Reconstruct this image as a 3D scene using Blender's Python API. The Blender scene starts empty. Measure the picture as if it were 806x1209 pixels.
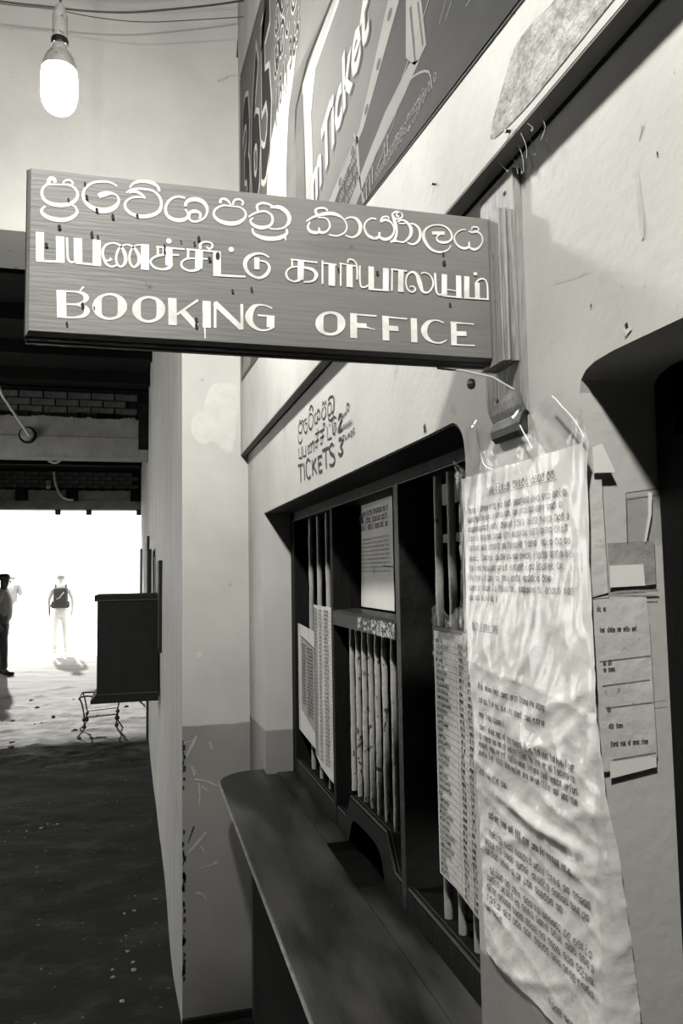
import bpy, bmesh, math, random
from mathutils import Vector, Matrix, noise
from mathutils.geometry import tessellate_polygon
random.seed(7)
scene = bpy.context.scene
COL = scene.collection
# ---------------------------------------------------------------- camera, world, exposure
cam_d = bpy.data.cameras.new('camera'); cam = bpy.data.objects.new('camera', cam_d); COL.objects.link(cam)
cam_d.sensor_fit = 'VERTICAL'; cam_d.sensor_height = 36.0; cam_d.lens = 900.0 / 1209.0 * 36.0
cam_d.clip_start = 0.02; cam_d.clip_end = 300
CX = Vector((0.96684012, 0.00383709, 0.25535361))      # world X, Y, Z seen from the camera (right, down, forward)
CY = Vector((-0.2548197, 0.08083566, 0.96360392))
CZ = Vector((-0.01694424, -0.99672006, 0.07913293))
right = Vector((CX[0], CY[0], CZ[0])); down = Vector((CX[1], CY[1], CZ[1])); fwd = Vector((CX[2], CY[2], CZ[2]))
R = Matrix((right, -down, -fwd)).transposed().to_4x4()
cam.matrix_world = Matrix.Translation((-0.4, 0.0, 1.6)) @ R
scene.camera = cam
scene.view_settings.view_transform = 'Standard'; scene.view_settings.look = 'None'
scene.view_settings.exposure = 0.69; scene.view_settings.gamma = 1.0
scene.view_settings.use_curve_mapping = False
world = bpy.data.worlds.new('hazy_sky'); scene.world = world; world.use_nodes = True
wb = world.node_tree.nodes['Background']; wb.inputs[0].default_value = (1.0, 0.99, 0.96, 1); wb.inputs[1].default_value = 3.0
sun_d = bpy.data.lights.new('sun', 'SUN'); sun_d.energy = 6.5; sun_d.angle = 0.02; sun_d.color = (1, .98, .93)
sun = bpy.data.objects.new('sun', sun_d); COL.objects.link(sun); sun.rotation_euler = (math.radians(-69), 0, math.radians(9))
BULB_W = (510.0, 1010.0)      # glow of the bare bulbs (built below, they are the lamps of this room)

# ---------------------------------------------------------------- helpers
def tag(o, label=None, cat=None, group=None, kind=None):
    if label: o['label'] = label
    if cat: o['category'] = cat
    if group: o['group'] = group
    if kind: o['kind'] = kind
    return o
def empty(name, loc, rz=0.0):
    o = bpy.data.objects.new(name, None); COL.objects.link(o); o.empty_display_size = 0.05
    o.location = loc; o.rotation_euler = (0, 0, rz); return o
def T(g): g *= .62; return (g, g * .985, g * .925, 1)      # all tones scaled down to weaken bounced light, slightly warm
def mat(name, g, rough=.8, g2=None, scale=8.0, detail=6, bump=0.0, bscale=60.0, metal=0.0, spec=.5, stretch=(1, 1, 1), ramp=(.35, .65), emit=0.0, spots=None, coat=0.0):
    """procedural: two grey tones mixed by noise, optional dark/light spots, fine bump"""
    m = bpy.data.materials.new(name); m.use_nodes = True; nt = m.node_tree; N = nt.nodes; Lk = nt.links
    b = N['Principled BSDF']; b.inputs['Roughness'].default_value = rough; b.inputs['Metallic'].default_value = metal
    b.inputs['Specular IOR Level'].default_value = spec
    if coat: b.inputs['Coat Weight'].default_value = coat; b.inputs['Coat Roughness'].default_value = .15
    tc = N.new('ShaderNodeTexCoord'); mp = N.new('ShaderNodeMapping'); mp.inputs['Scale'].default_value = stretch
    Lk.new(tc.outputs['Object'], mp.inputs[0])
    if g2 is None: g2 = g * .85
    no = N.new('ShaderNodeTexNoise'); no.inputs['Scale'].default_value = scale; no.inputs['Detail'].default_value = detail; no.inputs['Roughness'].default_value = .6
    Lk.new(mp.outputs[0], no.inputs['Vector'])
    r = N.new('ShaderNodeValToRGB'); r.color_ramp.elements[0].position = ramp[0]; r.color_ramp.elements[1].position = ramp[1]
    r.color_ramp.elements[0].color = T(g2); r.color_ramp.elements[1].color = T(g)
    Lk.new(no.outputs[0], r.inputs[0]); out = r.outputs[0]
    for sp in (spots or []):     # (scale, lo, hi, tone, stretch)
        n2 = N.new('ShaderNodeTexNoise'); n2.inputs['Scale'].default_value = sp[0]; n2.inputs['Detail'].default_value = 5
        m2 = N.new('ShaderNodeMapping'); m2.inputs['Scale'].default_value = sp[4] if len(sp) > 4 else (1, 1, 1)
        m2.inputs['Location'].default_value = (sp[0] * .37, 3.1, 1.7)
        Lk.new(tc.outputs['Object'], m2.inputs[0]); Lk.new(m2.outputs[0], n2.inputs['Vector'])
        r2 = N.new('ShaderNodeValToRGB'); r2.color_ramp.elements[0].position = sp[1]; r2.color_ramp.elements[1].position = sp[2]
        Lk.new(n2.outputs[0], r2.inputs[0])
        mx = N.new('ShaderNodeMixRGB'); mx.inputs[2].default_value = T(sp[3]); Lk.new(r2.outputs[0], mx.inputs[0]); Lk.new(out, mx.inputs[1]); out = mx.outputs[0]
    Lk.new(out, b.inputs['Base Color'])
    if bump:
        n3 = N.new('ShaderNodeTexNoise'); n3.inputs['Scale'].default_value = bscale; n3.inputs['Detail'].default_value = 8
        Lk.new(mp.outputs[0], n3.inputs['Vector'])
        bp = N.new('ShaderNodeBump'); bp.inputs['Strength'].default_value = bump; bp.inputs['Distance'].default_value = .01
        Lk.new(n3.outputs[0], bp.inputs['Height']); Lk.new(bp.outputs[0], b.inputs['Normal'])
    m['out'] = 0
    return m
def dado(m, g, zc, slope=0.0, y0=0.0, soft=.006):
    """lower band of darker paint: a painted boundary at height zc (+slope*(y0-y))"""
    nt = m.node_tree; N = nt.nodes; Lk = nt.links; b = N['Principled BSDF']
    src = b.inputs['Base Color'].links[0].from_socket
    tc = N.new('ShaderNodeTexCoord'); sx = N.new('ShaderNodeSeparateXYZ'); Lk.new(tc.outputs['Object'], sx.inputs[0])
    no = N.new('ShaderNodeTexNoise'); no.inputs['Scale'].default_value = 9; Lk.new(tc.outputs['Object'], no.inputs['Vector'])
    a = N.new('ShaderNodeMath'); a.operation = 'MULTIPLY_ADD'; Lk.new(sx.outputs[1], a.inputs[0]); a.inputs[1].default_value = slope; a.inputs[2].default_value = -zc - slope * y0
    c = N.new('ShaderNodeMath'); c.operation = 'ADD'; Lk.new(sx.outputs[2], c.inputs[0]); Lk.new(a.outputs[0], c.inputs[1])
    d = N.new('ShaderNodeMath'); d.operation = 'MULTIPLY_ADD'; Lk.new(no.outputs[0], d.inputs[0]); d.inputs[1].default_value = .012; Lk.new(c.outputs[0], d.inputs[2])
    mr = N.new('ShaderNodeMapRange'); mr.inputs['From Min'].default_value = 0.0; mr.inputs['From Max'].default_value = soft; Lk.new(d.outputs[0], mr.inputs['Value'])
    n2 = N.new('ShaderNodeTexNoise'); n2.inputs['Scale'].default_value = 5; n2.inputs['Detail'].default_value = 8; Lk.new(tc.outputs['Object'], n2.inputs['Vector'])
    r = N.new('ShaderNodeValToRGB'); r.color_ramp.elements[0].position = .3; r.color_ramp.elements[1].position = .7
    r.color_ramp.elements[0].color = T(g * .8); r.color_ramp.elements[1].color = T(g); Lk.new(n2.outputs[0], r.inputs[0])
    mx = N.new('ShaderNodeMixRGB'); Lk.new(mr.outputs[0], mx.inputs[0]); Lk.new(r.outputs[0], mx.inputs[1]); Lk.new(src, mx.inputs[2])
    Lk.new(mx.outputs[0], b.inputs['Base Color']); return m

def obj(name, verts, faces, m, parent=None, smooth=False):
    me = bpy.data.meshes.new(name)
    off = Vector((0, 0, 0))
    if parent is not None:
        p = parent
        while p is not None: off += Vector(p.location); p = p.parent
    me.from_pydata([tuple(Vector(v) - off) for v in verts], [], faces); me.update()
    if smooth:
        for p in me.polygons: p.use_smooth = True
    o = bpy.data.objects.new(name, me); COL.objects.link(o)
    if m: me.materials.append(m)
    if parent is not None: o.parent = parent
    return o
class MB:
    def __init__(s): s.v = []; s.f = []
    def add(s, v, f):
        k = len(s.v); s.v += [tuple(p) for p in v]; s.f += [tuple(i + k for i in q) for q in f]; return s
    def box(s, a, b, bev=0.0):
        x0, y0, z0 = [min(a[i], b[i]) for i in range(3)]; x1, y1, z1 = [max(a[i], b[i]) for i in range(3)]
        if not bev:
            return s.add([(x0, y0, z0), (x1, y0, z0), (x1, y1, z0), (x0, y1, z0), (x0, y0, z1), (x1, y0, z1), (x1, y1, z1), (x0, y1, z1)],
                         [(3, 2, 1, 0), (4, 5, 6, 7), (0, 1, 5, 4), (1, 2, 6, 5), (2, 3, 7, 6), (3, 0, 4, 7)])
        bm = bmesh.new(); bmesh.ops.create_cube(bm, size=1)
        for v in bm.verts: v.co = Vector(((x0 + x1) / 2 + v.co.x * (x1 - x0), (y0 + y1) / 2 + v.co.y * (y1 - y0), (z0 + z1) / 2 + v.co.z * (z1 - z0)))
        bmesh.ops.bevel(bm, geom=list(bm.edges), offset=bev, segments=2, affect='EDGES', profile=.6)
        bm.verts.index_update(); s.add([v.co[:] for v in bm.verts], [[v.index for v in f.verts] for f in bm.faces]); bm.free(); return s
    def tube(s, pts, r, n=8, cap=True):
        P = [Vector(p) for p in pts]; rr = r if isinstance(r, (list, tuple)) else [r] * len(P)
        rings = []; prev = None
        for i, p in enumerate(P):
            t = (P[min(i + 1, len(P) - 1)] - P[max(i - 1, 0)])
            t = t.normalized() if t.length > 1e-9 else Vector((0, 0, 1))
            if prev is None:
                a = Vector((0, 0, 1)) if abs(t.z) < .9 else Vector((1, 0, 0)); u = t.cross(a).normalized()
            else: u = (prev - t * prev.dot(t)).normalized()
            prev = u; w = t.cross(u); rings.append([p + (u * math.cos(2 * math.pi * k / n) + w * math.sin(2 * math.pi * k / n)) * rr[i] for k in range(n)])
        v = [q for rg in rings for q in rg]; f = []
        for i in range(len(P) - 1):
            for k in range(n): f.append((i * n + k, i * n + (k + 1) % n, (i + 1) * n + (k + 1) % n, (i + 1) * n + k))
        if cap: f.append(tuple(range(n))[::-1]); f.append(tuple((len(P) - 1) * n + k for k in range(n)))
        return s.add(v, f)
    def lathe(s, prof, c, n=20, axis='z'):
        v = []; f = []
        for r, h in prof:
            for k in range(n):
                a = 2 * math.pi * k / n; ca, sa = math.cos(a) * r, math.sin(a) * r
                v.append({'z': (c[0] + ca, c[1] + sa, c[2] + h), 'y': (c[0] + ca, c[1] + h, c[2] + sa), 'x': (c[0] + h, c[1] + ca, c[2] + sa)}[axis])
        for i in range(len(prof) - 1):
            for k in range(n): f.append((i * n + k, i * n + (k + 1) % n, (i + 1) * n + (k + 1) % n, (i + 1) * n + k))
        return s.add(v, f)
    def prism(s, loop, fn, d0, d1):
        """2D polygon extruded between depths d0 and d1; fn(a,b,d)->xyz"""
        tri = tessellate_polygon([[Vector((a, b, 0)) for a, b in loop]]); n = len(loop)
        v = [fn(a, b, d0) for a, b in loop] + [fn(a, b, d1) for a, b in loop]
        f = [tuple(t) for t in tri] + [tuple(i + n for i in reversed(t)) for t in tri] + [(i, (i + 1) % n, (i + 1) % n + n, i + n) for i in range(n)]
        return s.add(v, f)
    def build(s, name, m, parent=None, smooth=False, fix=True):
        o = obj(name, s.v, s.f, m, parent, smooth)
        if fix:
            bm = bmesh.new(); bm.from_mesh(o.data); bmesh.ops.recalc_face_normals(bm, faces=bm.faces); bm.to_mesh(o.data); bm.free()
        if smooth:
            try: o.data.set_sharp_from_angle(angle=math.radians(40))
            except Exception: pass
        return o
def crom(P, k=4):
    """Catmull-Rom through tuples of any length"""
    if len(P) < 3: return P
    out = []; Q = [P[0]] + list(P) + [P[-1]]
    if P[0][:2] == P[-1][:2]: Q[0] = P[-2]; Q[-1] = P[1]
    for i in range(1, len(Q) - 2):
        for j in range(k):
            t = j / k; out.append(tuple(.5 * (2 * b + (c - a) * t + (2 * a - 5 * b + 4 * c - d) * t * t + (3 * b - a - 3 * c + d) * t ** 3) for a, b, c, d in zip(Q[i - 1], Q[i], Q[i + 1], Q[i + 2])))
    out.append(tuple(P[-1])); return out
def ribbon(mb, pts, fn):
    """flat painted stroke: pts (a,b,width); fn(a,b)->xyz"""
    n = len(pts); v = []
    for i in range(n):
        a0, b0 = pts[max(i - 1, 0)][:2]; a1, b1 = pts[min(i + 1, n - 1)][:2]
        dx, dy = a1 - a0, b1 - b0; l = math.hypot(dx, dy) or 1; h = pts[i][2] / 2
        v.append(fn(pts[i][0] - dy / l * h, pts[i][1] + dx / l * h)); v.append(fn(pts[i][0] + dy / l * h, pts[i][1] - dx / l * h))
    mb.add(v, [(2 * i, 2 * i + 1, 2 * i + 3, 2 * i + 2) for i in range(n - 1)])
def strokes(mb, L, fn0, k=4, step=None):
    for i, s in enumerate(L):
        fn = (lambda a, b, i=i: tuple(p + q * i for p, q in zip(fn0(a, b), step))) if step else fn0     # coats of paint lie one over another
        if s[0] == 2:
            n = len(s[1]); v = [fn(*p) for p in s[1]] + [fn(*p) for p in s[2]]
            mb.add(v, [(i, (i + 1) % n, (i + 1) % n + n, i + n) for i in range(n)])
        else: ribbon(mb, crom(s[1], k) if s[0] == 1 else s[1], fn)
def poly(mb, loop, fn):
    tri = tessellate_polygon([[Vector((a, b, 0)) for a, b in loop]]); mb.add([fn(a, b) for a, b in loop], [tuple(t) for t in tri])
_tc = {}
def text2d(s, size=1.0, bold=0.0, shear=0.0):
    key = (s, bold, shear)
    if key not in _tc:
        c = bpy.data.curves.new('t', 'FONT'); c.body = s; c.size = 1; c.offset = bold; c.shear = shear; c.resolution_u = 2
        o = bpy.data.objects.new('t', c); COL.objects.link(o); bpy.context.view_layer.update()
        me = bpy.data.meshes.new_from_object(o.evaluated_get(bpy.context.evaluated_depsgraph_get()))
        _tc[key] = ([(v.co.x, v.co.y) for v in me.vertices], [tuple(p.vertices) for p in me.polygons])
        bpy.data.objects.remove(o); bpy.data.curves.remove(c); bpy.data.meshes.remove(me)
    v, f = _tc[key]; return [(x * size, y * size) for x, y in v], f
def text(mb, s, a, b, size, fn, sx=1.0, rot=0.0, bold=0.0, shear=0.0, width=None):
    v, f = text2d(s, size, bold, shear)
    if not v: return
    if width: sx = width / max(x for x, y in v)
    ca, sa = math.cos(rot), math.sin(rot)
    mb.add([fn(a + x * sx * ca - y * sa, b + x * sx * sa + y * ca) for x, y in v], f)
def skin(verts, edges, radii, sub=1):
    me = bpy.data.meshes.new('sk'); me.from_pydata(verts, edges, []); o = bpy.data.objects.new('sk', me); COL.objects.link(o)
    md = o.modifiers.new('s', 'SKIN'); md.use_smooth_shade = True
    for i, sv in enumerate(me.skin_vertices[0].data):
        r = radii[i]; sv.radius = r if isinstance(r, tuple) else (r, r); sv.use_root = (i == 0)
    m2 = o.modifiers.new('u', 'SUBSURF'); m2.levels = sub; m2.render_levels = sub
    bpy.context.view_layer.update()
    e = bpy.data.meshes.new_from_object(o.evaluated_get(bpy.context.evaluated_depsgraph_get()))
    v = [x.co[:] for x in e.vertices]; f = [tuple(p.vertices) for p in e.polygons]
    bpy.data.objects.remove(o); bpy.data.meshes.remove(me); bpy.data.meshes.remove(e); return v, f
# ---------------------------------------------------------------- hand-lettered strokes in plane millimetres (x, z, width)
SIGN_STROKES=[(1,[(-480.4,1973.3,1.85),(-487.4,1972.0,2.16),(-491.2,1965.3,2.47),(-489.3,1957.8,3.08),(-483.0,1954.1,3.7),(-474.5,1953.5,4.01),(-466.0,1955.7,3.7),(-460.3,1961.0,3.08),(-459.2,1967.4,2.47),(-462.6,1972.5,2.16),(-468.3,1974.5,1.85),(-473.3,1973.9,1.54),(-480.4,1973.3,1.85)]),
(1,[(-471.2,1974.3,1.54),(-472.2,1976.1,1.54),(-469.8,1978.7,1.85),(-465.5,1978.9,1.85),(-463.6,1976.6,1.85),(-464.5,1974.7,1.54)]),
(1,[(-485.7,1973.4,3.39),(-484.0,1978.6,3.85),(-480.7,1978.7,3.85),(-479.3,1974.8,2.77)]),
(1,[(-487.8,1950.9,1.85),(-491.0,1947.5,2.47),(-489.8,1943.0,3.39),(-482.8,1939.6,4.31),(-472.9,1939.0,4.31),(-464.4,1942.1,3.7),(-459.5,1947.8,2.77),(-460.9,1953.1,1.85),(-463.8,1954.7,1.54)]),
(1,[(-422.7,1978.3,1.54),(-428.6,1981.3,1.85),(-437.4,1981.3,2.16),(-446.1,1978.7,2.47),(-452.5,1972.1,2.47),(-453.9,1964.9,2.77),(-450.9,1958.1,3.39),(-444.4,1953.7,4.62),(-435.7,1952.4,5.86),(-426.9,1955.3,5.24),(-421.8,1961.4,3.08),(-421.4,1966.2,2.16),(-424.1,1969.5,1.85),(-429.2,1970.5,3.39),(-435.1,1968.9,5.55),(-439.9,1966.5,4.62)]),
(1,[(-410.9,1978.3,1.54),(-407.3,1983.2,2.47),(-399.9,1986.0,3.39),(-390.9,1985.8,3.39),(-384.8,1982.7,2.77),(-382.7,1977.7,2.16)]),
(1,[(-414.1,1972.8,1.54),(-408.8,1976.7,1.85),(-399.8,1978.3,2.16),(-389.3,1977.6,2.16),(-382.7,1971.9,2.47),(-380.9,1963.8,2.77),(-384.8,1955.6,3.39),(-396.8,1950.5,4.01),(-408.7,1951.8,3.39),(-414.9,1957.5,2.77),(-414.6,1963.2,2.16),(-409.6,1967.9,2.16),(-402.8,1969.7,1.85),(-395.9,1969.2,1.23)]),
(1,[(-411.7,1973.1,2.47),(-405.8,1975.1,3.08),(-400.7,1973.1,2.77),(-395.9,1969.5,1.23)]),
(1,[(-357.9,1973.8,2.22),(-365.3,1974.3,2.22),(-372.6,1970.2,2.59),(-376.6,1962.9,2.59),(-375.9,1955.3,2.96),(-370.8,1951.0,3.7),(-362.5,1950.3,4.07),(-356.1,1953.5,2.96),(-355.2,1958.5,1.85),(-357.9,1962.1,1.85)]),
(1,[(-357.9,1965.0,2.59),(-356.1,1970.1,3.33),(-349.6,1973.3,4.44),(-342.2,1972.6,4.44),(-336.9,1967.3,3.33),(-336.6,1960.5,2.22),(-340.3,1954.2,2.22),(-348.7,1950.4,2.22),(-353.9,1952.8,2.22),(-353.3,1958.7,2.96),(-348.7,1961.1,3.7),(-343.5,1959.7,2.59),(-343.1,1955.9,2.22),(-344.6,1954.3,1.48)]),
(1,[(-313.0,1970.3,1.48),(-320.6,1970.1,1.85),(-328.1,1965.3,2.22),(-329.7,1959.2,2.59),(-324.4,1953.9,3.7),(-315.0,1951.9,4.44),(-305.4,1953.9,4.07),(-298.7,1959.6,2.59),(-298.1,1965.6,2.22),(-303.4,1970.0,1.85),(-313.0,1970.3,1.48)]),
(1,[(-323.4,1972.3,2.96),(-322.4,1976.4,2.22),(-317.7,1976.9,2.59),(-313.9,1973.8,1.85),(-312.6,1970.4,1.48)]),
(1,[(-310.7,1971.8,1.85),(-309.1,1976.7,2.22),(-304.3,1978.4,2.22),(-300.5,1976.3,2.22),(-301.5,1972.2,1.85)]),
(1,[(-294.9,1961.0,1.85),(-288.1,1965.7,2.22),(-278.4,1968.7,2.22),(-271.6,1965.5,2.59),(-270.3,1959.6,2.59),(-273.6,1953.8,2.96),(-282.4,1950.9,4.07),(-290.1,1952.9,3.33),(-293.0,1957.2,2.22),(-290.1,1960.5,1.85)]),
(1,[(-285.2,1968.0,2.59),(-286.1,1973.9,2.59),(-280.2,1977.1,2.59),(-272.4,1976.0,2.22),(-269.5,1973.7,1.85)]),
(1,[(-272.5,1973.4,2.22),(-262.7,1974.4,4.44),(-254.8,1969.3,4.44),(-253.0,1961.4,3.7),(-258.0,1953.8,2.22),(-266.8,1950.9,1.85),(-273.7,1951.2,1.48)]),
(1,[(-291.1,1949.5,1.85),(-289.2,1943.7,2.96),(-278.6,1940.2,4.44),(-265.0,1941.5,4.44),(-256.1,1947.0,2.96),(-256.0,1952.4,2.22)]),
(1,[(-257.5,1943.9,2.22),(-256.7,1939.9,0.92)]),
(1,[(-235.2,1962.4,1.48),(-227.8,1967.7,2.22),(-218.3,1971.7,3.21),(-208.8,1973.8,4.19),(-200.7,1972.6,3.21),(-194.6,1968.4,1.73),(-191.6,1961.9,1.73),(-194.2,1954.8,1.73),(-202.4,1950.2,1.73),(-211.2,1950.7,1.48)]),
(1,[(-223.7,1970.8,2.71),(-225.3,1975.4,2.47),(-220.9,1978.2,1.97),(-214.8,1978.6,1.97),(-212.2,1976.1,1.73)]),
(1,[(-231.2,1962.6,1.48),(-233.6,1956.9,2.22),(-231.3,1952.4,3.21),(-225.3,1951.3,3.21),(-221.6,1953.1,2.47),(-221.8,1957.2,1.73)]),
(1,[(-222.4,1953.3,2.22),(-218.6,1952.0,2.96),(-213.2,1954.3,1.97),(-210.1,1960.0,1.97),(-211.7,1966.0,1.73),(-216.3,1968.5,1.48),(-222.4,1967.6,1.23)]),
(1,[(-194.6,1968.4,0.99),(-190.4,1970.9,1.73),(-185.6,1972.1,1.73),(-180.1,1970.0,3.21),(-176.8,1963.4,3.94),(-179.0,1955.0,2.96),(-186.0,1950.2,1.97),(-193.5,1951.9,1.48)]),
(1,[(-159.2,1972.9,1.73),(-164.8,1973.0,1.73),(-170.4,1968.9,1.97),(-172.7,1962.5,2.22),(-169.3,1954.6,2.96),(-162.4,1951.8,3.45),(-156.8,1953.8,2.71),(-156.0,1958.9,2.47)]),
(1,[(-157.1,1954.4,2.47),(-151.2,1951.5,3.45),(-144.9,1953.5,3.21),(-140.5,1958.8,1.97),(-139.6,1965.2,1.73),(-143.0,1971.1,1.97),(-149.4,1973.2,2.71),(-154.3,1970.6,1.97),(-152.1,1975.7,1.73),(-146.4,1977.0,1.48),(-145.1,1974.3,1.23)]),
(1,[(-133.8,1978.3,2.47),(-136.6,1979.4,1.48),(-135.1,1982.4,1.23),(-130.9,1982.3,1.48),(-129.8,1978.7,1.48),(-135.0,1975.5,1.73),(-139.8,1977.1,1.73),(-140.9,1980.3,1.73),(-136.5,1983.6,1.73),(-131.1,1982.8,1.48)]),
(1,[(-140.2,1978.7,1.73),(-136.9,1969.3,1.73),(-136.8,1959.6,1.73),(-140.1,1952.3,1.97),(-143.7,1948.9,2.22)]),
(1,[(-141.4,1981.0,1.97),(-139.2,1971.5,2.22),(-136.6,1962.0,2.47),(-139.2,1952.7,2.47),(-144.3,1949.5,1.73)]),
(1,[(-143.5,1949.9,1.48),(-137.2,1950.6,1.48)]),
(1,[(-135.4,1972.3,1.73),(-131.0,1974.8,1.73),(-125.4,1973.3,2.47),(-120.5,1966.8,3.7),(-121.5,1958.3,3.21),(-128.8,1950.9,1.97),(-135.9,1950.9,1.73),(-138.7,1953.2,1.48)]),
(1,[(-134.0,1971.0,0.99),(-129.0,1970.9,1.23),(-124.2,1973.4,1.23)]),
(1,[(-123.3,1970.7,1.23),(-118.2,1972.0,1.73),(-112.6,1969.0,2.96),(-109.8,1962.3,3.21),(-112.2,1953.7,2.71),(-118.8,1949.1,1.97),(-125.2,1950.7,1.48)]),
(1,[(-75.1,1952.3,1.23),(-78.2,1947.1,1.73),(-87.1,1943.4,2.22),(-97.3,1945.3,2.96),(-104.3,1953.0,3.7),(-106.3,1961.3,3.45),(-102.4,1968.7,2.22),(-93.6,1973.1,1.48),(-83.3,1973.5,1.73),(-76.1,1969.2,2.22),(-73.3,1962.4,2.22),(-76.5,1956.7,2.22),(-83.9,1954.6,2.96),(-90.0,1955.8,2.22),(-91.0,1960.0,1.73),(-87.7,1963.1,1.73)]),
(0,[(-96.3,1963.9,3.7),(-81.8,1965.1,3.7)]),
(1,[(-56.7,1971.6,1.23),(-62.7,1970.6,1.48),(-68.8,1965.7,1.73),(-70.5,1959.2,1.97),(-66.3,1952.5,2.71),(-58.9,1950.3,2.96),(-53.8,1953.0,2.22),(-53.3,1958.3,2.22)]),
(1,[(-54.1,1952.9,1.97),(-48.5,1950.2,2.96),(-42.4,1952.6,2.47),(-37.6,1959.5,1.73),(-38.1,1966.6,1.97),(-43.3,1970.7,2.47),(-49.3,1969.5,2.47),(-53.5,1970.5,1.48)]),
(1,[(-50.0,1971.9,1.23),(-49.1,1974.8,1.73),(-44.6,1976.0,1.73),(-41.3,1974.2,1.48),(-43.3,1971.0,1.23)]),
(0,[(-492.4,1925.3,7.4),(-492.0,1898.0,7.4)]),
(0,[(-495.3,1897.2,2.16),(-470.3,1898.1,2.16)]),
(0,[(-474.4,1922.8,7.71),(-473.8,1897.3,7.71)]),
(1,[(-468.2,1922.3,2.16),(-467.8,1911.0,2.16),(-467.1,1901.8,2.16),(-464.2,1898.4,2.0),(-460.4,1899.6,1.85)]),
(0,[(-458.5,1922.8,7.71),(-457.8,1898.8,7.71)]),
(0,[(-460.4,1898.1,2.16),(-438.2,1897.9,2.16)]),
(0,[(-441.3,1922.9,7.71),(-440.8,1896.7,7.71)]),
(1,[(-427.4,1905.4,3.39),(-431.0,1902.8,1.85),(-434.5,1905.1,2.16),(-435.7,1911.7,2.47),(-432.8,1918.2,2.16),(-425.3,1921.0,1.85),(-419.1,1918.5,2.47),(-415.2,1911.3,3.39),(-414.6,1903.5,3.08),(-418.3,1898.1,2.16),(-422.2,1900.4,2.16),(-423.3,1907.4,2.16),(-420.8,1915.5,2.16),(-415.0,1920.3,1.54),(-409.1,1919.7,2.16),(-403.2,1913.2,3.08),(-401.9,1904.3,3.08),(-406.5,1898.7,2.16),(-410.2,1902.6,2.16),(-410.8,1910.1,2.16),(-408.3,1917.4,1.85),(-403.2,1921.1,1.54),(-392.8,1921.6,2.16)]),
(1,[(-435.3,1906.3,2.16),(-432.4,1900.0,2.47),(-427.7,1897.3,2.16),(-422.9,1899.3,1.85)]),
(0,[(-396.3,1921.8,7.71),(-396.3,1896.9,7.71)]),
(0,[(-376.2,1927.9,1.66),(-375.3,1928.0,4.44),(-373.6,1928.1,5.55),(-372.0,1928.3,4.44),(-371.0,1928.4,1.66)]),
(0,[(-385.7,1921.1,1.7),(-358.4,1921.1,1.7)]),
(0,[(-384.2,1921.2,2.16),(-384.2,1912.8,2.16)]),
(0,[(-379.2,1921.0,1.23),(-379.2,1913.2,1.23)]),
(0,[(-373.6,1921.7,6.78),(-373.6,1903.1,6.78)]),
(1,[(-363.8,1914.7,1.54),(-372.9,1914.1,1.85),(-383.4,1912.4,2.16),(-389.7,1908.3,2.16),(-390.9,1904.2,2.16),(-386.7,1899.8,2.16),(-378.9,1898.8,2.16),(-372.9,1901.5,3.39),(-370.1,1906.1,1.54)]),
(0,[(-356.9,1921.2,1.85),(-330.6,1921.5,1.85)]),
(0,[(-354.9,1921.1,2.16),(-355.2,1912.7,2.16)]),
(0,[(-344.1,1922.1,7.4),(-344.8,1902.7,7.4)]),
(1,[(-336.1,1913.2,1.54),(-348.5,1912.7,1.54),(-356.9,1911.3,1.85),(-361.5,1906.9,2.16),(-360.0,1901.9,2.16),(-353.1,1899.6,2.16),(-345.4,1901.9,3.08),(-341.5,1906.2,1.23)]),
(1,[(-343.0,1923.0,3.08),(-343.0,1927.9,2.47),(-338.4,1930.6,1.85),(-332.9,1930.0,1.85),(-331.1,1926.6,2.16),(-334.2,1923.7,2.16),(-337.3,1925.7,1.85)]),
(0,[(-326.7,1922.2,7.71),(-326.8,1897.5,7.71)]),
(0,[(-330.7,1897.2,2.16),(-298.5,1898.3,2.16)]),
(0,[(-315.3,1924.9,1.66),(-314.3,1925.0,4.44),(-312.6,1925.1,5.55),(-310.9,1925.3,4.44),(-309.9,1925.4,1.66)]),
(1,[(-274.3,1920.5,1.85),(-280.7,1923.5,1.85),(-288.7,1922.8,2.77),(-296.4,1917.6,4.31),(-298.9,1910.0,4.01),(-295.0,1902.2,3.39),(-285.7,1898.1,2.77),(-277.7,1902.0,3.39),(-274.0,1909.8,2.77),(-277.5,1915.2,1.85),(-284.5,1916.2,1.54)]),
(0,[(-286.8,1919.3,5.24),(-286.9,1906.7,5.24)]),
(0,[(-252.0,1920.5,1.6),(-224.0,1919.6,1.6)]),
(0,[(-250.5,1920.9,1.87),(-250.7,1912.0,1.87)]),
(0,[(-241.3,1920.0,6.41),(-242.0,1900.0,6.41)]),
(1,[(-227.7,1912.5,1.07),(-232.7,1913.5,1.07),(-242.1,1913.7,1.34),(-252.1,1911.7,1.87),(-256.8,1906.0,2.14),(-254.8,1899.7,2.14),(-248.0,1897.5,1.87),(-242.2,1900.7,3.34),(-239.0,1905.3,1.07)]),
(1,[(-238.1,1912.6,1.34),(-229.2,1911.3,2.94),(-225.3,1906.5,4.01),(-229.0,1899.7,2.4),(-238.7,1897.7,1.6)]),
(0,[(-219.6,1919.7,1.6),(-203.6,1919.0,1.6)]),
(0,[(-218.6,1922.4,1.87),(-219.0,1896.9,1.87)]),
(0,[(-208.7,1918.9,6.94),(-209.1,1896.1,6.94)]),
(0,[(-200.6,1921.1,1.47),(-182.9,1919.4,1.47)]),
(0,[(-199.1,1921.2,1.87),(-199.6,1896.6,1.87)]),
(0,[(-189.6,1919.9,6.68),(-190.0,1896.2,6.68)]),
(1,[(-191.7,1922.2,1.87),(-190.5,1925.7,1.87),(-186.5,1926.0,1.87),(-182.4,1922.4,1.87),(-181.4,1914.0,1.87),(-181.8,1904.8,1.6)]),
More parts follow.
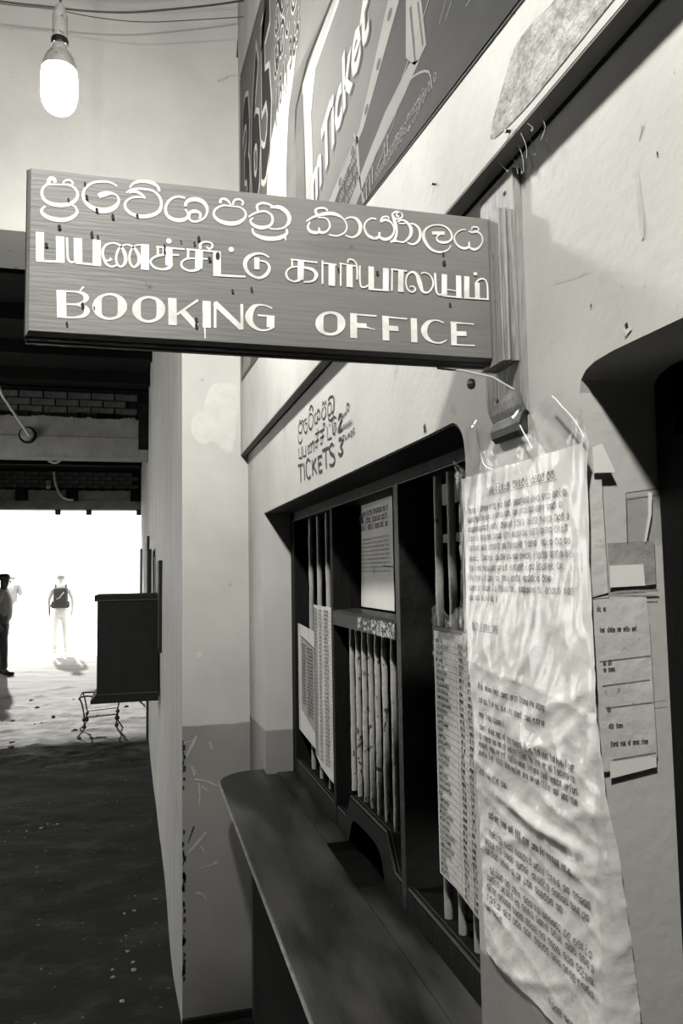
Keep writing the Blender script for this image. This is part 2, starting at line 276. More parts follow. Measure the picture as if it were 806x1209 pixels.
(1,[(-178.4,1920.4,1.87),(-178.7,1911.2,1.87),(-178.1,1899.5,1.87),(-174.4,1897.2,1.87),(-169.1,1900.3,1.6)]),
(0,[(-166.0,1920.5,6.14),(-166.5,1895.7,6.14)]),
(0,[(-169.2,1895.8,1.87),(-146.9,1896.1,1.87)]),
(0,[(-149.8,1920.0,6.41),(-150.5,1895.8,6.41)]),
(0,[(-144.2,1919.6,1.6),(-126.3,1919.0,1.6)]),
(0,[(-142.8,1920.0,1.74),(-143.7,1895.8,1.74)]),
(0,[(-132.9,1919.1,6.14),(-133.8,1895.5,6.14)]),
(1,[(-123.6,1901.9,1.6),(-119.4,1902.8,1.6),(-117.3,1899.4,1.87),(-121.1,1896.3,1.87),(-126.0,1899.3,1.87),(-127.9,1907.1,1.87),(-125.6,1914.7,2.14),(-120.1,1918.5,2.4),(-114.8,1915.2,4.01),(-111.9,1906.1,5.34),(-109.0,1898.1,2.94),(-102.8,1897.6,1.87),(-97.9,1903.5,1.87),(-96.8,1910.4,1.87),(-100.4,1916.9,1.6),(-106.1,1919.0,1.6),(-110.3,1917.6,1.6)]),
(1,[(-94.3,1919.7,2.4),(-94.0,1909.1,2.4),(-93.3,1899.4,2.14),(-90.3,1895.8,1.87),(-86.3,1897.4,1.6)]),
(0,[(-83.6,1919.1,6.14),(-84.3,1896.3,6.14)]),
(0,[(-80.3,1902.4,0.93),(-70.3,1901.7,0.93)]),
(0,[(-87.2,1895.2,1.6),(-63.7,1894.6,1.6)]),
(0,[(-67.1,1919.0,6.14),(-67.4,1894.3,6.14)]),
(0,[(-57.4,1919.0,6.14),(-58.2,1895.0,6.14)]),
(0,[(-61.7,1894.7,1.6),(-32.3,1895.3,1.6)]),
(0,[(-45.6,1895.7,5.61),(-45.4,1912.9,5.61)]),
(1,[(-47.0,1912.3,1.87),(-43.3,1916.4,1.87),(-37.6,1917.7,1.87),(-33.7,1912.6,1.87),(-33.3,1895.2,1.87)]),
(0,[(-49.5,1922.5,1.2),(-48.6,1922.6,3.21),(-47.1,1922.7,4.01),(-45.7,1922.8,3.21),(-44.8,1922.9,1.2)]),
(0,[(-472.9,1870.5,8.48),(-471.9,1843.9,8.48)]),
(1,[(-471.1,1869.7,1.39),(-459.8,1870.0,1.85),(-453.3,1868.7,3.39),(-450.3,1865.1,5.24),(-452.6,1860.6,3.08),(-459.6,1857.9,1.54),(-469.2,1857.3,1.39)]),
(1,[(-469.2,1857.2,1.39),(-459.6,1857.4,1.85),(-452.8,1856.1,4.01),(-449.6,1852.0,5.55),(-452.7,1847.2,3.7),(-460.9,1844.9,1.85),(-471.5,1844.4,1.54)]),
(0,[(-456.2,1870.8,1.54),(-452.7,1875.7,2.16)]),
(2,[(-412.9,1859.1),(-413.1,1856.4),(-414.0,1853.9),(-415.5,1851.5),(-417.5,1849.3),(-419.9,1847.5),(-422.7,1846.0),(-425.7,1845.1),(-428.8,1844.6),(-431.9,1844.6),(-434.8,1845.2),(-437.6,1846.2),(-440.0,1847.7),(-442.0,1849.6),(-443.4,1851.7),(-444.4,1854.2),(-444.7,1856.7),(-444.4,1859.3),(-443.5,1861.9),(-442.1,1864.3),(-440.1,1866.4),(-437.8,1868.3),(-435.0,1869.7),(-432.0,1870.7),(-428.9,1871.2),(-425.8,1871.2),(-422.8,1870.7),(-420.1,1869.7),(-417.6,1868.2),(-415.6,1866.3),(-414.1,1864.1),(-413.2,1861.7)],[(-421.5,1858.4),(-421.5,1853.4),(-421.6,1851.9),(-421.9,1850.8),(-422.3,1850.0),(-422.9,1849.3),(-423.7,1848.6),(-424.8,1848.1),(-428.8,1846.8),(-432.7,1847.5),(-433.9,1847.9),(-434.7,1848.4),(-435.2,1849.0),(-435.7,1849.8),(-435.9,1850.8),(-436.1,1852.3),(-436.2,1857.3),(-436.2,1862.4),(-436.0,1863.9),(-435.8,1865.0),(-435.4,1865.8),(-434.8,1866.5),(-434.0,1867.1),(-432.9,1867.7),(-428.9,1869.1),(-424.9,1868.3),(-423.8,1867.9),(-423.0,1867.4),(-422.4,1866.8),(-422.0,1866.0),(-421.7,1865.0),(-421.5,1863.5)]),
(2,[(-377.0,1858.9),(-377.3,1856.3),(-378.2,1853.7),(-379.6,1851.3),(-381.6,1849.1),(-384.0,1847.3),(-386.7,1845.9),(-389.6,1844.9),(-392.6,1844.5),(-395.6,1844.5),(-398.6,1845.1),(-401.2,1846.1),(-403.6,1847.6),(-405.5,1849.4),(-407.0,1851.6),(-407.8,1854.1),(-408.1,1856.6),(-407.9,1859.2),(-407.0,1861.8),(-405.6,1864.2),(-403.7,1866.4),(-401.3,1868.2),(-398.6,1869.6),(-395.7,1870.6),(-392.7,1871.1),(-389.6,1871.1),(-386.7,1870.6),(-384.0,1869.5),(-381.6,1868.0),(-379.7,1866.2),(-378.2,1864.0),(-377.3,1861.5)],[(-385.2,1858.3),(-385.3,1853.3),(-385.4,1851.8),(-385.7,1850.8),(-386.1,1850.0),(-386.7,1849.3),(-387.5,1848.7),(-388.6,1848.1),(-392.6,1846.8),(-396.6,1847.5),(-397.8,1847.9),(-398.5,1848.4),(-399.1,1849.0),(-399.5,1849.8),(-399.8,1850.8),(-400.0,1852.3),(-400.1,1857.2),(-400.0,1862.2),(-399.9,1863.7),(-399.6,1864.7),(-399.2,1865.5),(-398.6,1866.2),(-397.8,1866.8),(-396.7,1867.4),(-392.7,1868.8),(-388.7,1868.0),(-387.5,1867.6),(-386.7,1867.2),(-386.2,1866.5),(-385.7,1865.8),(-385.5,1864.8),(-385.3,1863.3)]),
(0,[(-370.3,1870.6,8.05),(-369.9,1843.7,8.05)]),
(0,[(-366.1,1854.4,2.3),(-345.6,1870.5,2.3)]),
(0,[(-360.4,1858.1,6.04),(-347.2,1843.9,6.04)]),
(0,[(-337.1,1870.2,8.05),(-337.1,1843.2,8.05)]),
(0,[(-338.9,1843.2,1.44),(-338.7,1832.1,1.44)]),
(0,[(-328.8,1870.1,2.59),(-328.9,1843.6,2.59)]),
(0,[(-329.2,1869.0,5.47),(-302.8,1844.9,5.47)]),
(0,[(-302.4,1869.8,2.88),(-302.3,1843.6,2.88)]),
(1,[(-271.6,1867.6,2.01),(-278.4,1870.0,1.73),(-285.1,1870.1,2.01),(-291.1,1866.9,4.89),(-295.3,1857.5,7.77),(-292.4,1849.4,4.89),(-285.3,1844.7,2.59),(-278.6,1844.6,1.87),(-272.6,1846.9,1.73),(-269.6,1849.1,1.44)]),
(0,[(-286.4,1859.5,1.73),(-269.2,1859.2,1.73)]),
(0,[(-273.2,1859.8,7.77),(-273.6,1847.6,7.77)]),
(2,[(-195.1,1857.2),(-195.4,1854.7),(-196.4,1852.2),(-197.9,1849.8),(-199.9,1847.7),(-202.4,1846.0),(-205.2,1844.6),(-208.2,1843.7),(-211.3,1843.2),(-214.4,1843.2),(-217.4,1843.8),(-220.2,1844.8),(-222.5,1846.2),(-224.5,1848.1),(-225.9,1850.2),(-226.8,1852.6),(-227.0,1855.0),(-226.7,1857.6),(-225.8,1860.1),(-224.3,1862.4),(-222.3,1864.5),(-219.8,1866.3),(-217.1,1867.7),(-214.0,1868.6),(-210.9,1869.1),(-207.8,1869.1),(-204.8,1868.6),(-202.0,1867.6),(-199.6,1866.1),(-197.6,1864.3),(-196.2,1862.1),(-195.3,1859.8)],[(-203.6,1856.6),(-203.7,1852.0),(-203.9,1850.6),(-204.2,1849.6),(-204.7,1848.8),(-205.3,1848.2),(-206.1,1847.6),(-207.2,1847.1),(-211.3,1845.9),(-215.3,1846.6),(-216.5,1846.9),(-217.3,1847.4),(-217.8,1848.0),(-218.2,1848.7),(-218.5,1849.6),(-218.6,1851.0),(-218.6,1855.6),(-218.5,1860.3),(-218.3,1861.6),(-218.0,1862.6),(-217.6,1863.4),(-217.0,1864.1),(-216.2,1864.6),(-215.0,1865.2),(-211.0,1866.4),(-206.9,1865.7),(-205.8,1865.4),(-205.0,1864.9),(-204.4,1864.3),(-204.0,1863.6),(-203.7,1862.7),(-203.6,1861.3)]),
(0,[(-186.2,1868.7,7.23),(-186.4,1842.4,7.23)]),
(0,[(-189.6,1867.6,1.7),(-161.3,1867.5,1.7)]),
(0,[(-183.0,1856.0,5.09),(-172.3,1856.2,5.09)]),
(0,[(-172.6,1854.7,1.36),(-163.5,1852.8,0.9)]),
(0,[(-151.4,1868.3,7.23),(-151.3,1841.8,7.23)]),
(0,[(-155.0,1867.3,1.7),(-127.3,1866.8,1.7)]),
(0,[(-147.6,1855.4,5.42),(-137.3,1855.4,5.42)]),
(0,[(-119.8,1868.0,7.01),(-119.8,1841.8,7.01)]),
(1,[(-85.6,1865.3,1.47),(-91.5,1867.3,1.58),(-98.1,1867.1,1.81),(-104.8,1863.4,4.97),(-108.5,1855.6,7.01),(-105.5,1847.8,4.97),(-98.8,1843.6,2.03),(-92.2,1842.9,1.81),(-86.9,1844.3,1.58),(-82.8,1847.0,1.02)]),
(0,[(-74.4,1867.3,6.55),(-74.6,1841.7,6.55)]),
(0,[(-78.2,1866.5,1.7),(-50.6,1866.3,1.7)]),
(0,[(-71.2,1854.5,5.09),(-59.7,1855.2,5.09)]),
(0,[(-77.6,1842.0,1.47),(-50.3,1842.6,1.47)])]
WALL_STROKES=[(1,[(1916.4,1986.9,5.5),(1933.4,1976.1,5.5),(1918.0,1962.6,8),(1894.1,1960.5,5.5),(1880.9,1969.5,5.5),(1888.0,1981.3,5.5),(1916.4,1986.9,5.5)]),
(1,[(1919.5,1989.4,5.5),(1911.1,1994.4,5.5),(1897.2,1987.4,5.5)]),
(1,[(1890.9,1986.1,5.5),(1876.6,1988.8,5.5),(1872.3,1982.5,5.5)]),
(1,[(1934.4,1961.3,5.5),(1932.0,1945.9,5.5),(1911.7,1934.1,9),(1887.6,1938.2,5.5),(1883.9,1947.3,5.5)]),
(1,[(1831.3,1982.4,5.5),(1853.9,1983.0,5.5),(1866.7,1973.3,5.5),(1858.5,1957.2,5.5),(1840.9,1948.5,9),(1822.8,1953.8,5.5),(1822.0,1966.2,5.5),(1836.4,1973.2,5.5),(1847.1,1969.5,5.5)]),
(1,[(1794.6,1986.8,5.5),(1807.3,1968.1,5.5),(1789.9,1948.5,9),(1765.8,1950.8,5.5),(1753.8,1966.8,5.5),(1764.0,1979.6,5.5)]),
(1,[(1796.9,1995.7,9),(1779.3,2003.5,9),(1762.8,1997.7,9),(1756.7,1985.7,9)]),
(1,[(1797.5,1985.5,5.5),(1780.4,1985.1,5.5),(1764.1,1978.0,5.5)]),
(1,[(1726.1,1976.2,5.5),(1742.8,1967.6,5.5),(1734.4,1952.3,5.5),(1714.5,1951.4,8),(1711.1,1964.1,5.5)]),
(1,[(1715.9,1971.1,5.5),(1699.8,1977.3,9),(1685.0,1967.6,5.5),(1685.9,1954.6,5.5),(1703.8,1956.1,5.5),(1705.8,1964.6,5.5)]),
(1,[(1649.7,1973.2,5.5),(1669.0,1961.4,5.5),(1657.5,1947.4,5.5),(1636.9,1946.1,8),(1626.3,1961.0,5.5),(1637.6,1972.0,5.5)]),
(1,[(1661.7,1977.9,5.5),(1651.3,1986.0,5.5),(1643.4,1975.6,5.5)]),
(1,[(1639.8,1975.4,5.5),(1629.7,1982.3,5.5),(1622.0,1972.9,5.5)]),
(1,[(1590.7,1970.2,5.5),(1607.2,1965.4,5.5),(1609.1,1953.2,5.5),(1598.2,1943.3,5.5),(1580.9,1945.8,5.5),(1577.6,1961.8,5.5),(1590.7,1970.2,5.5)]),
(1,[(1604.0,1977.4,8),(1589.9,1981.2,8),(1558.8,1975.5,8),(1553.1,1961.9,8),(1558.6,1945.3,8),(1575.4,1944.1,8)]),
(1,[(1609.4,1949.0,5.5),(1604.4,1936.7,5.5),(1587.6,1930.0,8),(1565.1,1931.6,5.5),(1557.0,1936.8,5.5)]),
(0,[(1928.4,1925.3,6.5),(1925.3,1896.7,6.5),(1890.3,1895.3,6.5)]),
(0,[(1894.8,1923.1,6.5),(1891.8,1895.6,6.5)]),
(0,[(1879.3,1921.2,6.5),(1876.3,1894.8,6.5),(1838.6,1891.6,6.5)]),
(0,[(1845.8,1918.8,6.5),(1843.0,1891.7,6.5)]),
(0,[(1826.3,1899.2,6.5),(1816.6,1913.3,6.5),(1802.4,1907.8,6.5),(1803.4,1892.4,6.5),(1817.9,1893.1,6.5)]),
(0,[(1802.3,1909.4,6.5),(1785.0,1914.2,6.5),(1777.2,1903.7,6.5),(1778.1,1890.0,6.5),(1791.9,1893.7,6.5)]),
(0,[(1776.8,1909.8,6.5),(1759.9,1914.5,6.5),(1749.5,1905.2,6.5)]),
(0,[(1754.4,1915.1,6.5),(1750.7,1887.2,6.5)]),
(0,[(1736.0,1926.4,6.5),(1692.9,1925.0,6.5)]),
(0,[(1714.8,1926.1,6.5),(1716.9,1893.7,6.5),(1734.1,1894.2,6.5),(1738.6,1907.8,6.5),(1701.7,1908.3,6.5)]),
(0,[(1687.9,1923.5,6.5),(1643.3,1922.2,6.5)]),
(0,[(1662.8,1923.0,6.5),(1664.7,1894.3,6.5),(1682.2,1893.8,6.5),(1683.8,1908.1,6.5),(1646.7,1907.3,6.5)]),
(0,[(1652.9,1923.4,6.5),(1652.2,1934.8,6.5),(1637.7,1933.4,6.5),(1635.9,1924.5,6.5)]),
(0,[(1617.0,1922.3,6.5),(1614.3,1892.2,6.5),(1578.9,1891.0,6.5)]),
(0,[(1538.2,1926.1,6.5),(1557.3,1932.7,6.5),(1571.2,1921.8,6.5),(1566.2,1897.5,6.5),(1551.1,1894.0,6.5),(1537.6,1901.7,6.5),(1543.1,1916.3,6.5),(1553.9,1917.0,6.5),(1554.9,1902.3,6.5)]),
(0,[(1711.7,1933.9,8),(1706.7,1930.0,8)]),
(0,[(1596.0,1923.3,8),(1591.7,1919.7,8)]),
(0,[(1939.4,1879.8,9),(1882.2,1875.7,9)]),
(0,[(1910.4,1877.1,9),(1906.8,1832.8,9)]),
(0,[(1866.6,1877.3,9),(1858.8,1832.2,9)]),
(0,[(1770.9,1872.0,9),(1767.9,1832.0,9)]),
(0,[(1733.0,1870.0,9),(1768.1,1850.3,9)]),
(0,[(1760.9,1854.8,9),(1723.6,1830.8,9)]),
(0,[(1709.4,1868.2,9),(1701.5,1831.8,9)]),
(0,[(1712.1,1867.7,9),(1671.5,1865.9,9)]),
(0,[(1705.4,1850.5,9),(1677.5,1849.5,9)]),
(0,[(1701.5,1831.2,9),(1668.7,1831.5,9)]),
(0,[(1665.8,1876.1,9),(1602.7,1873.5,9)]),
(0,[(1634.3,1874.4,9),(1630.2,1829.1,9)]),
(1,[(1793.5,1869.2,9),(1818.7,1879.8,9),(1840.0,1869.7,9),(1838.5,1845.8,9),(1816.0,1831.3,9),(1792.9,1834.6,9)]),
(1,[(1561.3,1871.3,9),(1579.8,1877.1,9),(1597.2,1871.2,9),(1588.9,1858.2,13),(1562.8,1848.7,13),(1554.8,1837.2,9),(1571.7,1829.9,9),(1599.6,1834.1,9)]),
(1,[(1517.4,1873.5,10),(1501.8,1875.3,10),(1488.2,1866.4,10),(1504.9,1858.2,10),(1489.4,1848.9,10),(1494.8,1842.2,10),(1510.1,1842.2,10),(1522.1,1848.3,10)]),
(1,[(1517.7,1916.1,10),(1509.8,1924.3,10),(1496.5,1924.2,10),(1491.1,1913.9,10),(1510.2,1903.2,10),(1522.3,1893.0,10)]),
(0,[(1522.3,1893.0,10),(1488.5,1892.5,10)]),
(0,[(1473.6,1876.8,5),(1483.5,1877.0,5),(1485.9,1870.7,5),(1474.2,1867.3,5)]),
(0,[(1464.7,1877.2,5),(1462.4,1867.9,5),(1451.8,1867.8,5)]),
(0,[(1447.1,1866.9,5),(1437.9,1875.9,5),(1430.1,1867.0,5)]),
(0,[(1443.0,1870.3,5),(1431.7,1870.3,5)]),
(0,[(1413.0,1874.3,5),(1423.1,1874.7,5),(1420.6,1870.3,5),(1412.6,1866.3,5),(1424.7,1865.0,5)]),
(0,[(1396.5,1878.2,5),(1406.5,1876.1,5),(1404.1,1871.2,5),(1396.2,1868.3,5),(1408.0,1867.0,5)]),
(1,[(1483.6,1919.8,4),(1478.5,1921.8,4),(1472.9,1916.8,4),(1479.9,1915.6,4),(1483.6,1919.8,4)]),
(1,[(1464.9,1918.5,4),(1456.8,1922.5,4),(1457.2,1916.9,4),(1466.9,1918.1,4)]),
(1,[(1447.1,1923.0,4),(1451.5,1930.3,4),(1438.8,1933.9,4),(1431.6,1928.5,4),(1437.7,1921.5,4),(1447.1,1923.0,4)]),
(1,[(1448.3,1934.7,4),(1438.6,1936.4,4)]),
(1,[(1486.0,1899.9,4),(1484.5,1892.3,4),(1476.5,1892.3,4),(1476.0,1899.2,4)]),
(1,[(1472.0,1899.8,4),(1470.6,1891.7,4),(1461.8,1891.4,4),(1461.3,1899.0,4)]),
(1,[(1456.5,1898.8,4),(1455.0,1891.3,4),(1445.5,1890.8,4),(1445.9,1898.5,4)]),
(1,[(1441.1,1898.8,4),(1439.8,1891.0,4),(1430.4,1890.4,4),(1429.8,1898.6,4)]),
(1,[(1425.2,1898.2,4),(1423.8,1890.9,4),(1413.7,1890.9,4),(1414.1,1899.0,4)])]
# ---------------------------------------------------------------- materials
M = {}
M['wall'] = mat('plaster_wall', .70, .85, .58, 3, 9, .10, 70, spots=[(14, .66, .74, .5), (120, .74, .80, .3), (5, .6, .75, .62)])
dado(M['wall'], .33, 1.09, .034, 2.5)
M['wall_front'] = mat('plaster_front', .73, .85, .62, 3, 9, .10, 60, spots=[(13, .69, .75, .4), (60, .76, .8, .25)])
dado(M['wall_front'], .36, 1.05)
M['wall_pass'] = mat('plaster_passage', .62, .7, .42, 5, 8, .4, 25, stretch=(1, 5, .35), spots=[(7, .62, .7, .35, (1, 4, .6))])
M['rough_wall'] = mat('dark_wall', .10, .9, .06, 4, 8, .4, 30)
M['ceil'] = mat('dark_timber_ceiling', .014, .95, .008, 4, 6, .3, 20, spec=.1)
M['ceil2'] = mat('room_ceiling', .12, .9, .08, 4, 6, .2, 20)
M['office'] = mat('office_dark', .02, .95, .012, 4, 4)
M['concrete'] = mat('concrete', .34, .85, .24, 6, 8, .4, 40)
M['brick'] = mat('brick', .11, .9, .05, 9, 8, .5, 60)
M['soot_and_shade'] = mat('soot_and_shade', .02, .95, .01, 9, 4, spec=.1)  # near-black, also colours in the shade at the ledge and under the counter
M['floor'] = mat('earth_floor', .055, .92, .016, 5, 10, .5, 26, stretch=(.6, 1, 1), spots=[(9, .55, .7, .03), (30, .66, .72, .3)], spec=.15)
def paint_daylight(m, g, y0, y1):
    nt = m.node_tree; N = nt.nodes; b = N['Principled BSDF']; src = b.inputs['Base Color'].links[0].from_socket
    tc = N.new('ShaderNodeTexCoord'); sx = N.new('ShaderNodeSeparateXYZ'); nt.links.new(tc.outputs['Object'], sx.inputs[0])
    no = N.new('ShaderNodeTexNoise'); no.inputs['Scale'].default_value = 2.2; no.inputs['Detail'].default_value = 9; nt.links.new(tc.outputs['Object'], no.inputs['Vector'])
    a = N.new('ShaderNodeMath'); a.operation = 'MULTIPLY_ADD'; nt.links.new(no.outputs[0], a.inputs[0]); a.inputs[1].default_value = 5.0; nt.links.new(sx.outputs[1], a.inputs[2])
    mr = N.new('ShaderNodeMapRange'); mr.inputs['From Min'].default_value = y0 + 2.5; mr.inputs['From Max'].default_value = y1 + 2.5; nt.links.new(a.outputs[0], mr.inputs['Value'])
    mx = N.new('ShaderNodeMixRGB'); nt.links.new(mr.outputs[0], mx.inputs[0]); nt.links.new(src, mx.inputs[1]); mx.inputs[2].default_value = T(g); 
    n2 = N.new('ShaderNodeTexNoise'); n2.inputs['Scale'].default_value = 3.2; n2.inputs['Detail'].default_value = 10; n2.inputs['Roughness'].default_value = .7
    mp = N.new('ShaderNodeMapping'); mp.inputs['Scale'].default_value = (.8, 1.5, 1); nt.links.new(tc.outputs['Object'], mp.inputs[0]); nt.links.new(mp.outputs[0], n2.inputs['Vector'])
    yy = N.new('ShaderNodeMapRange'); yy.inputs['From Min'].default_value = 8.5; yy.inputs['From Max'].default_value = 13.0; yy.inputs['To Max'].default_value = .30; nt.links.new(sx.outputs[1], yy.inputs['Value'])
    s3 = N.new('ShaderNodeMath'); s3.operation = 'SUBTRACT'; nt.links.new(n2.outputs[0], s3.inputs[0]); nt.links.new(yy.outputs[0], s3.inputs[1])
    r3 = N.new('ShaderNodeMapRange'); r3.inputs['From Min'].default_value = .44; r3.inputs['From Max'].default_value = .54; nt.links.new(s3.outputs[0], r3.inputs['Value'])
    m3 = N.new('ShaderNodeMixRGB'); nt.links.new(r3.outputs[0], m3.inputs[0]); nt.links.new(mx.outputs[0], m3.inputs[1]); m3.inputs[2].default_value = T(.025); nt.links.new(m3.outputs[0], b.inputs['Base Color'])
paint_daylight(M['floor'], .26, 7.0, 9.6)      # daylight near the exit painted as paler floor colour, with debris mottling
M['ground'] = mat('bright_ground', .7, .9, .6, 2, 6, .2, 20)
M['band'] = mat('whitewashed_band', .66, .8, .52, 5, 9, .12, 60, spots=[(80, .55, .6, .45, (1, 1, 1))][:0])
M['wood_sign'] = mat('varnished_sign_wood', .235, .5, .165, 7, 9, .08, 60, stretch=(.35, 1, 5), ramp=(.25, .75), spots=[(30, .72, .78, .05), (5, .50, .75, .30, (.6, 1, 1.5))], spec=.35)
M['wood_side'] = mat('bracket_wood', .36, .6, .22, 18, 8, .4, 70, stretch=(4, 4, .4), spots=[(45, .7, .75, .05)])
M['wood_dark'] = mat('dark_frame_wood', .012, .6, .006, 9, 8, .3, 50, stretch=(2, 2, .5), spec=.12)
M['wood_rail'] = mat('rail_wood', .035, .45, .014, 9, 8, .3, 50, spec=.25)
M['counter'] = mat('counter_wood', .020, .42, .009, 5, 9, .12, 90, stretch=(3.5, .35, 1), spots=[(3, .45, .66, .10, (2.5, .6, 1)), (90, .72, .76, .25)], spec=.18)
M['nosing'] = mat('pale_counter_edge', .30, .35, .14, 20, 7, .2, 60, spec=.6)
M['black'] = mat('black_paint', .018, .55, .01, 9, 5, .2, 40, spec=.4)
M['boxwood'] = mat('box_wood', .022, .7, .014, 9, 7, .3, 40, spec=.3)
M['bar'] = mat('chipped_cream_paint', .62, .55, .48, 12, 6, .35, 80, spots=[(60, .63, .67, .06, (1, 1, .7)), (22, .68, .74, .1)])
M['bar_upper'] = mat('cream_paint', .50, .55, .36, 12, 6, .3, 80, spots=[(30, .7, .76, .1)])
M['flake'] = mat('flaked_white', .6, .5, .02, 60, 6, .4, 80, ramp=(.47, .53))
M['letter'] = mat('white_lettering', 1.1, .6, .72, 40, 5, spots=[(70, .70, .75, .3)])
M['ink'] = mat('black_lettering', .045, .8, .02, 60, 5)
M['ink_soft'] = mat('printed_ink', .26, .8, .14, 90, 4)
M['paper'] = mat('notice_paper', 1.05, .45, .88, 7, 8, .2, 50, spots=[(11, .66, .78, .5)], spec=.5)
M['paper_old'] = mat('old_paper', .82, .7, .68, 9, 8, .2, 60, spots=[(140, .66, .72, .3)])
M['paper_white'] = mat('white_paper', 1.05, .6, .95, 9, 5)
M['paper_grey'] = mat('grey_paper', .42, .7, .34, 9, 6, .1, 60)
M['tape'] = mat('brown_tape', .52, .35, .38, 12, 6, .3, 50)
M['patch'] = mat('scraped_paint', .80, .85, .72, 20, 8, .5, 50)
M['scratch'] = mat('white_scratch', .62, .85, .45, 50, 5)
M['chip'] = mat('dark_chip', .03, .9, .015, 50, 4)
M['web'] = mat('cobweb', .6, .8, .45, 40, 3)
M['cable'] = mat('cable_black', .05, .6, .03, 20, 3)
M['cable_white'] = mat('cable_white', .7, .5, .6, 20, 3)
M['steel'] = mat('rusty_steel', .05, .5, .02, 30, 5, metal=.6)
M['porcelain'] = mat('lamp_holder', .62, .4, .4, 30, 6, spots=[(60, .6, .65, .2)])
M['skin'] = mat('skin', .10, .6, .08, 20, 3)
M['skin_glare'] = mat('skin_glare', .75, .6, .7, 20, 3)  # skin bleached in colour to imitate the overexposure outside
M['shirt'] = mat('shirt_grey', .42, .8, .34, 8, 4)
M['white_cloth'] = mat('white_cloth', .86, .8, .8, 8, 4)
M['jeans'] = mat('dark_trousers', .06, .8, .035, 12, 4)
M['shoe'] = mat('shoe', .02, .5, .015, 12, 3)
M['pack'] = mat('backpack_fabric', .045, .8, .03, 12, 4)
for k, g, g2 in (('p_bg', .20, .15), ('p_mid', .27, .22), ('p_dark', .17, .12), ('p_ink', .06, .045), ('p_light', .50, .42), ('p_white', .85, .80), ('p_panel', .27, .23), ('p_right', .09, .05)):
    M[k] = mat('poster_' + k[2:], g * .62, .8, g2 * .62, 3, 8, stretch=(1, 1, 3), spec=.12)
# stains on the whitewashed band
def glass_mat(name, rough, f):
    m = bpy.data.materials.new(name); m.use_nodes = True; nt = m.node_tree; N = nt.nodes; N.remove(N['Principled BSDF'])
    tr = N.new('ShaderNodeBsdfTransparent'); gl = N.new('ShaderNodeBsdfGlossy'); gl.inputs['Roughness'].default_value = rough
    mx = N.new('ShaderNodeMixShader'); mx.inputs[0].default_value = f
    nt.links.new(tr.outputs[0], mx.inputs[1]); nt.links.new(gl.outputs[0], mx.inputs[2]); nt.links.new(mx.outputs[0], N['Material Output'].inputs[0]); return m
M['film'] = glass_mat('clear_plastic', .20, .10)
def emis(name, s):
    m = bpy.data.materials.new(name); m.use_nodes = True; N = m.node_tree.nodes; N.remove(N['Principled BSDF'])
    e = N.new('ShaderNodeEmission'); e.inputs[0].default_value = (1, .985, .94, 1); e.inputs[1].default_value = s
    m.node_tree.links.new(e.outputs[0], N['Material Output'].inputs[0]); return m
M['bulb'] = emis('glowing_bulb', BULB_W[0]); M['bulb2'] = emis('glowing_bulb_near', BULB_W[1])

# ---------------------------------------------------------------- the setting
def holed(outer, holes):
    loops = [[Vector((a, b, 0)) for a, b in outer]] + [[Vector((a, b, 0)) for a, b in h] for h in holes]
    return tessellate_polygon(loops), [p for l in [outer] + holes for p in l]
def arc(cx, cy, r, a0, a1, n=6): return [(cx + r * math.cos(math.radians(a0 + (a1 - a0) * i / n)), cy + r * math.sin(math.radians(a0 + (a1 - a0) * i / n))) for i in range(n + 1)]
def wall_slab(name, outer, holes, fn, d0, d1, m):
    tri, P = holed(outer, holes); n = len(P)
    v = [fn(a, b, d0) for a, b in P] + [fn(a, b, d1) for a, b in P]
    f = [tuple(t) for t in tri] + [tuple(i + n for i in t) for t in tri]; k = 0
    for l in [outer] + holes:
        L = len(l); f += [(k + i, k + (i + 1) % L, k + (i + 1) % L + n, k + i + n) for i in range(L)]; k += L
    mb = MB(); mb.add(v, f); o = mb.build(name, m); return tag(o, kind='structure')
hole1 = [(2.525, .88), (.89, .88)] + [(.89, 1.745)] + arc(.935, 1.752, .044, 175, 95, 6)[1:] + [(1.02, 1.795), (2.52, 1.802)]
hole2 = [(.625, .5)] + [(.626, 1.765)] + [(.623, 1.777), (.614, 1.784), (.60, 1.788), (.57, 1.790)] + [(-.9, 1.785), (-.9, .5)]
wall_right = wall_slab('wall_right', [(-4, -.05), (2.95, -.05), (2.95, 4.2), (-4, 4.2)], [hole1, hole2], lambda a, b, d: (d, a, b), 0, .17, M['wall'])
yf = 2.9
front = wall_slab('wall_front', [(-4.6, -.05), (-4.0, -.05), (-4.0, 2.863), (-.248, 2.863), (-.248, -.05), (.12, -.05), (.12, 4.2), (-4.6, 4.2)], [], lambda a, b, d: (a, d, b), yf, yf + .37, M['wall_front'])
def quadwall(name, pts, z0, z1, m):
    mb = MB(); v = []; n = len(pts)
    for x, y in pts: v += [(x, y, z0), (x, y, z1)]
    mb.add(v, [(2 * i, 2 * i + 2, 2 * i + 3, 2 * i + 1) for i in range(n - 1)]); return tag(obj(name, mb.v, mb.f, m), kind='structure')
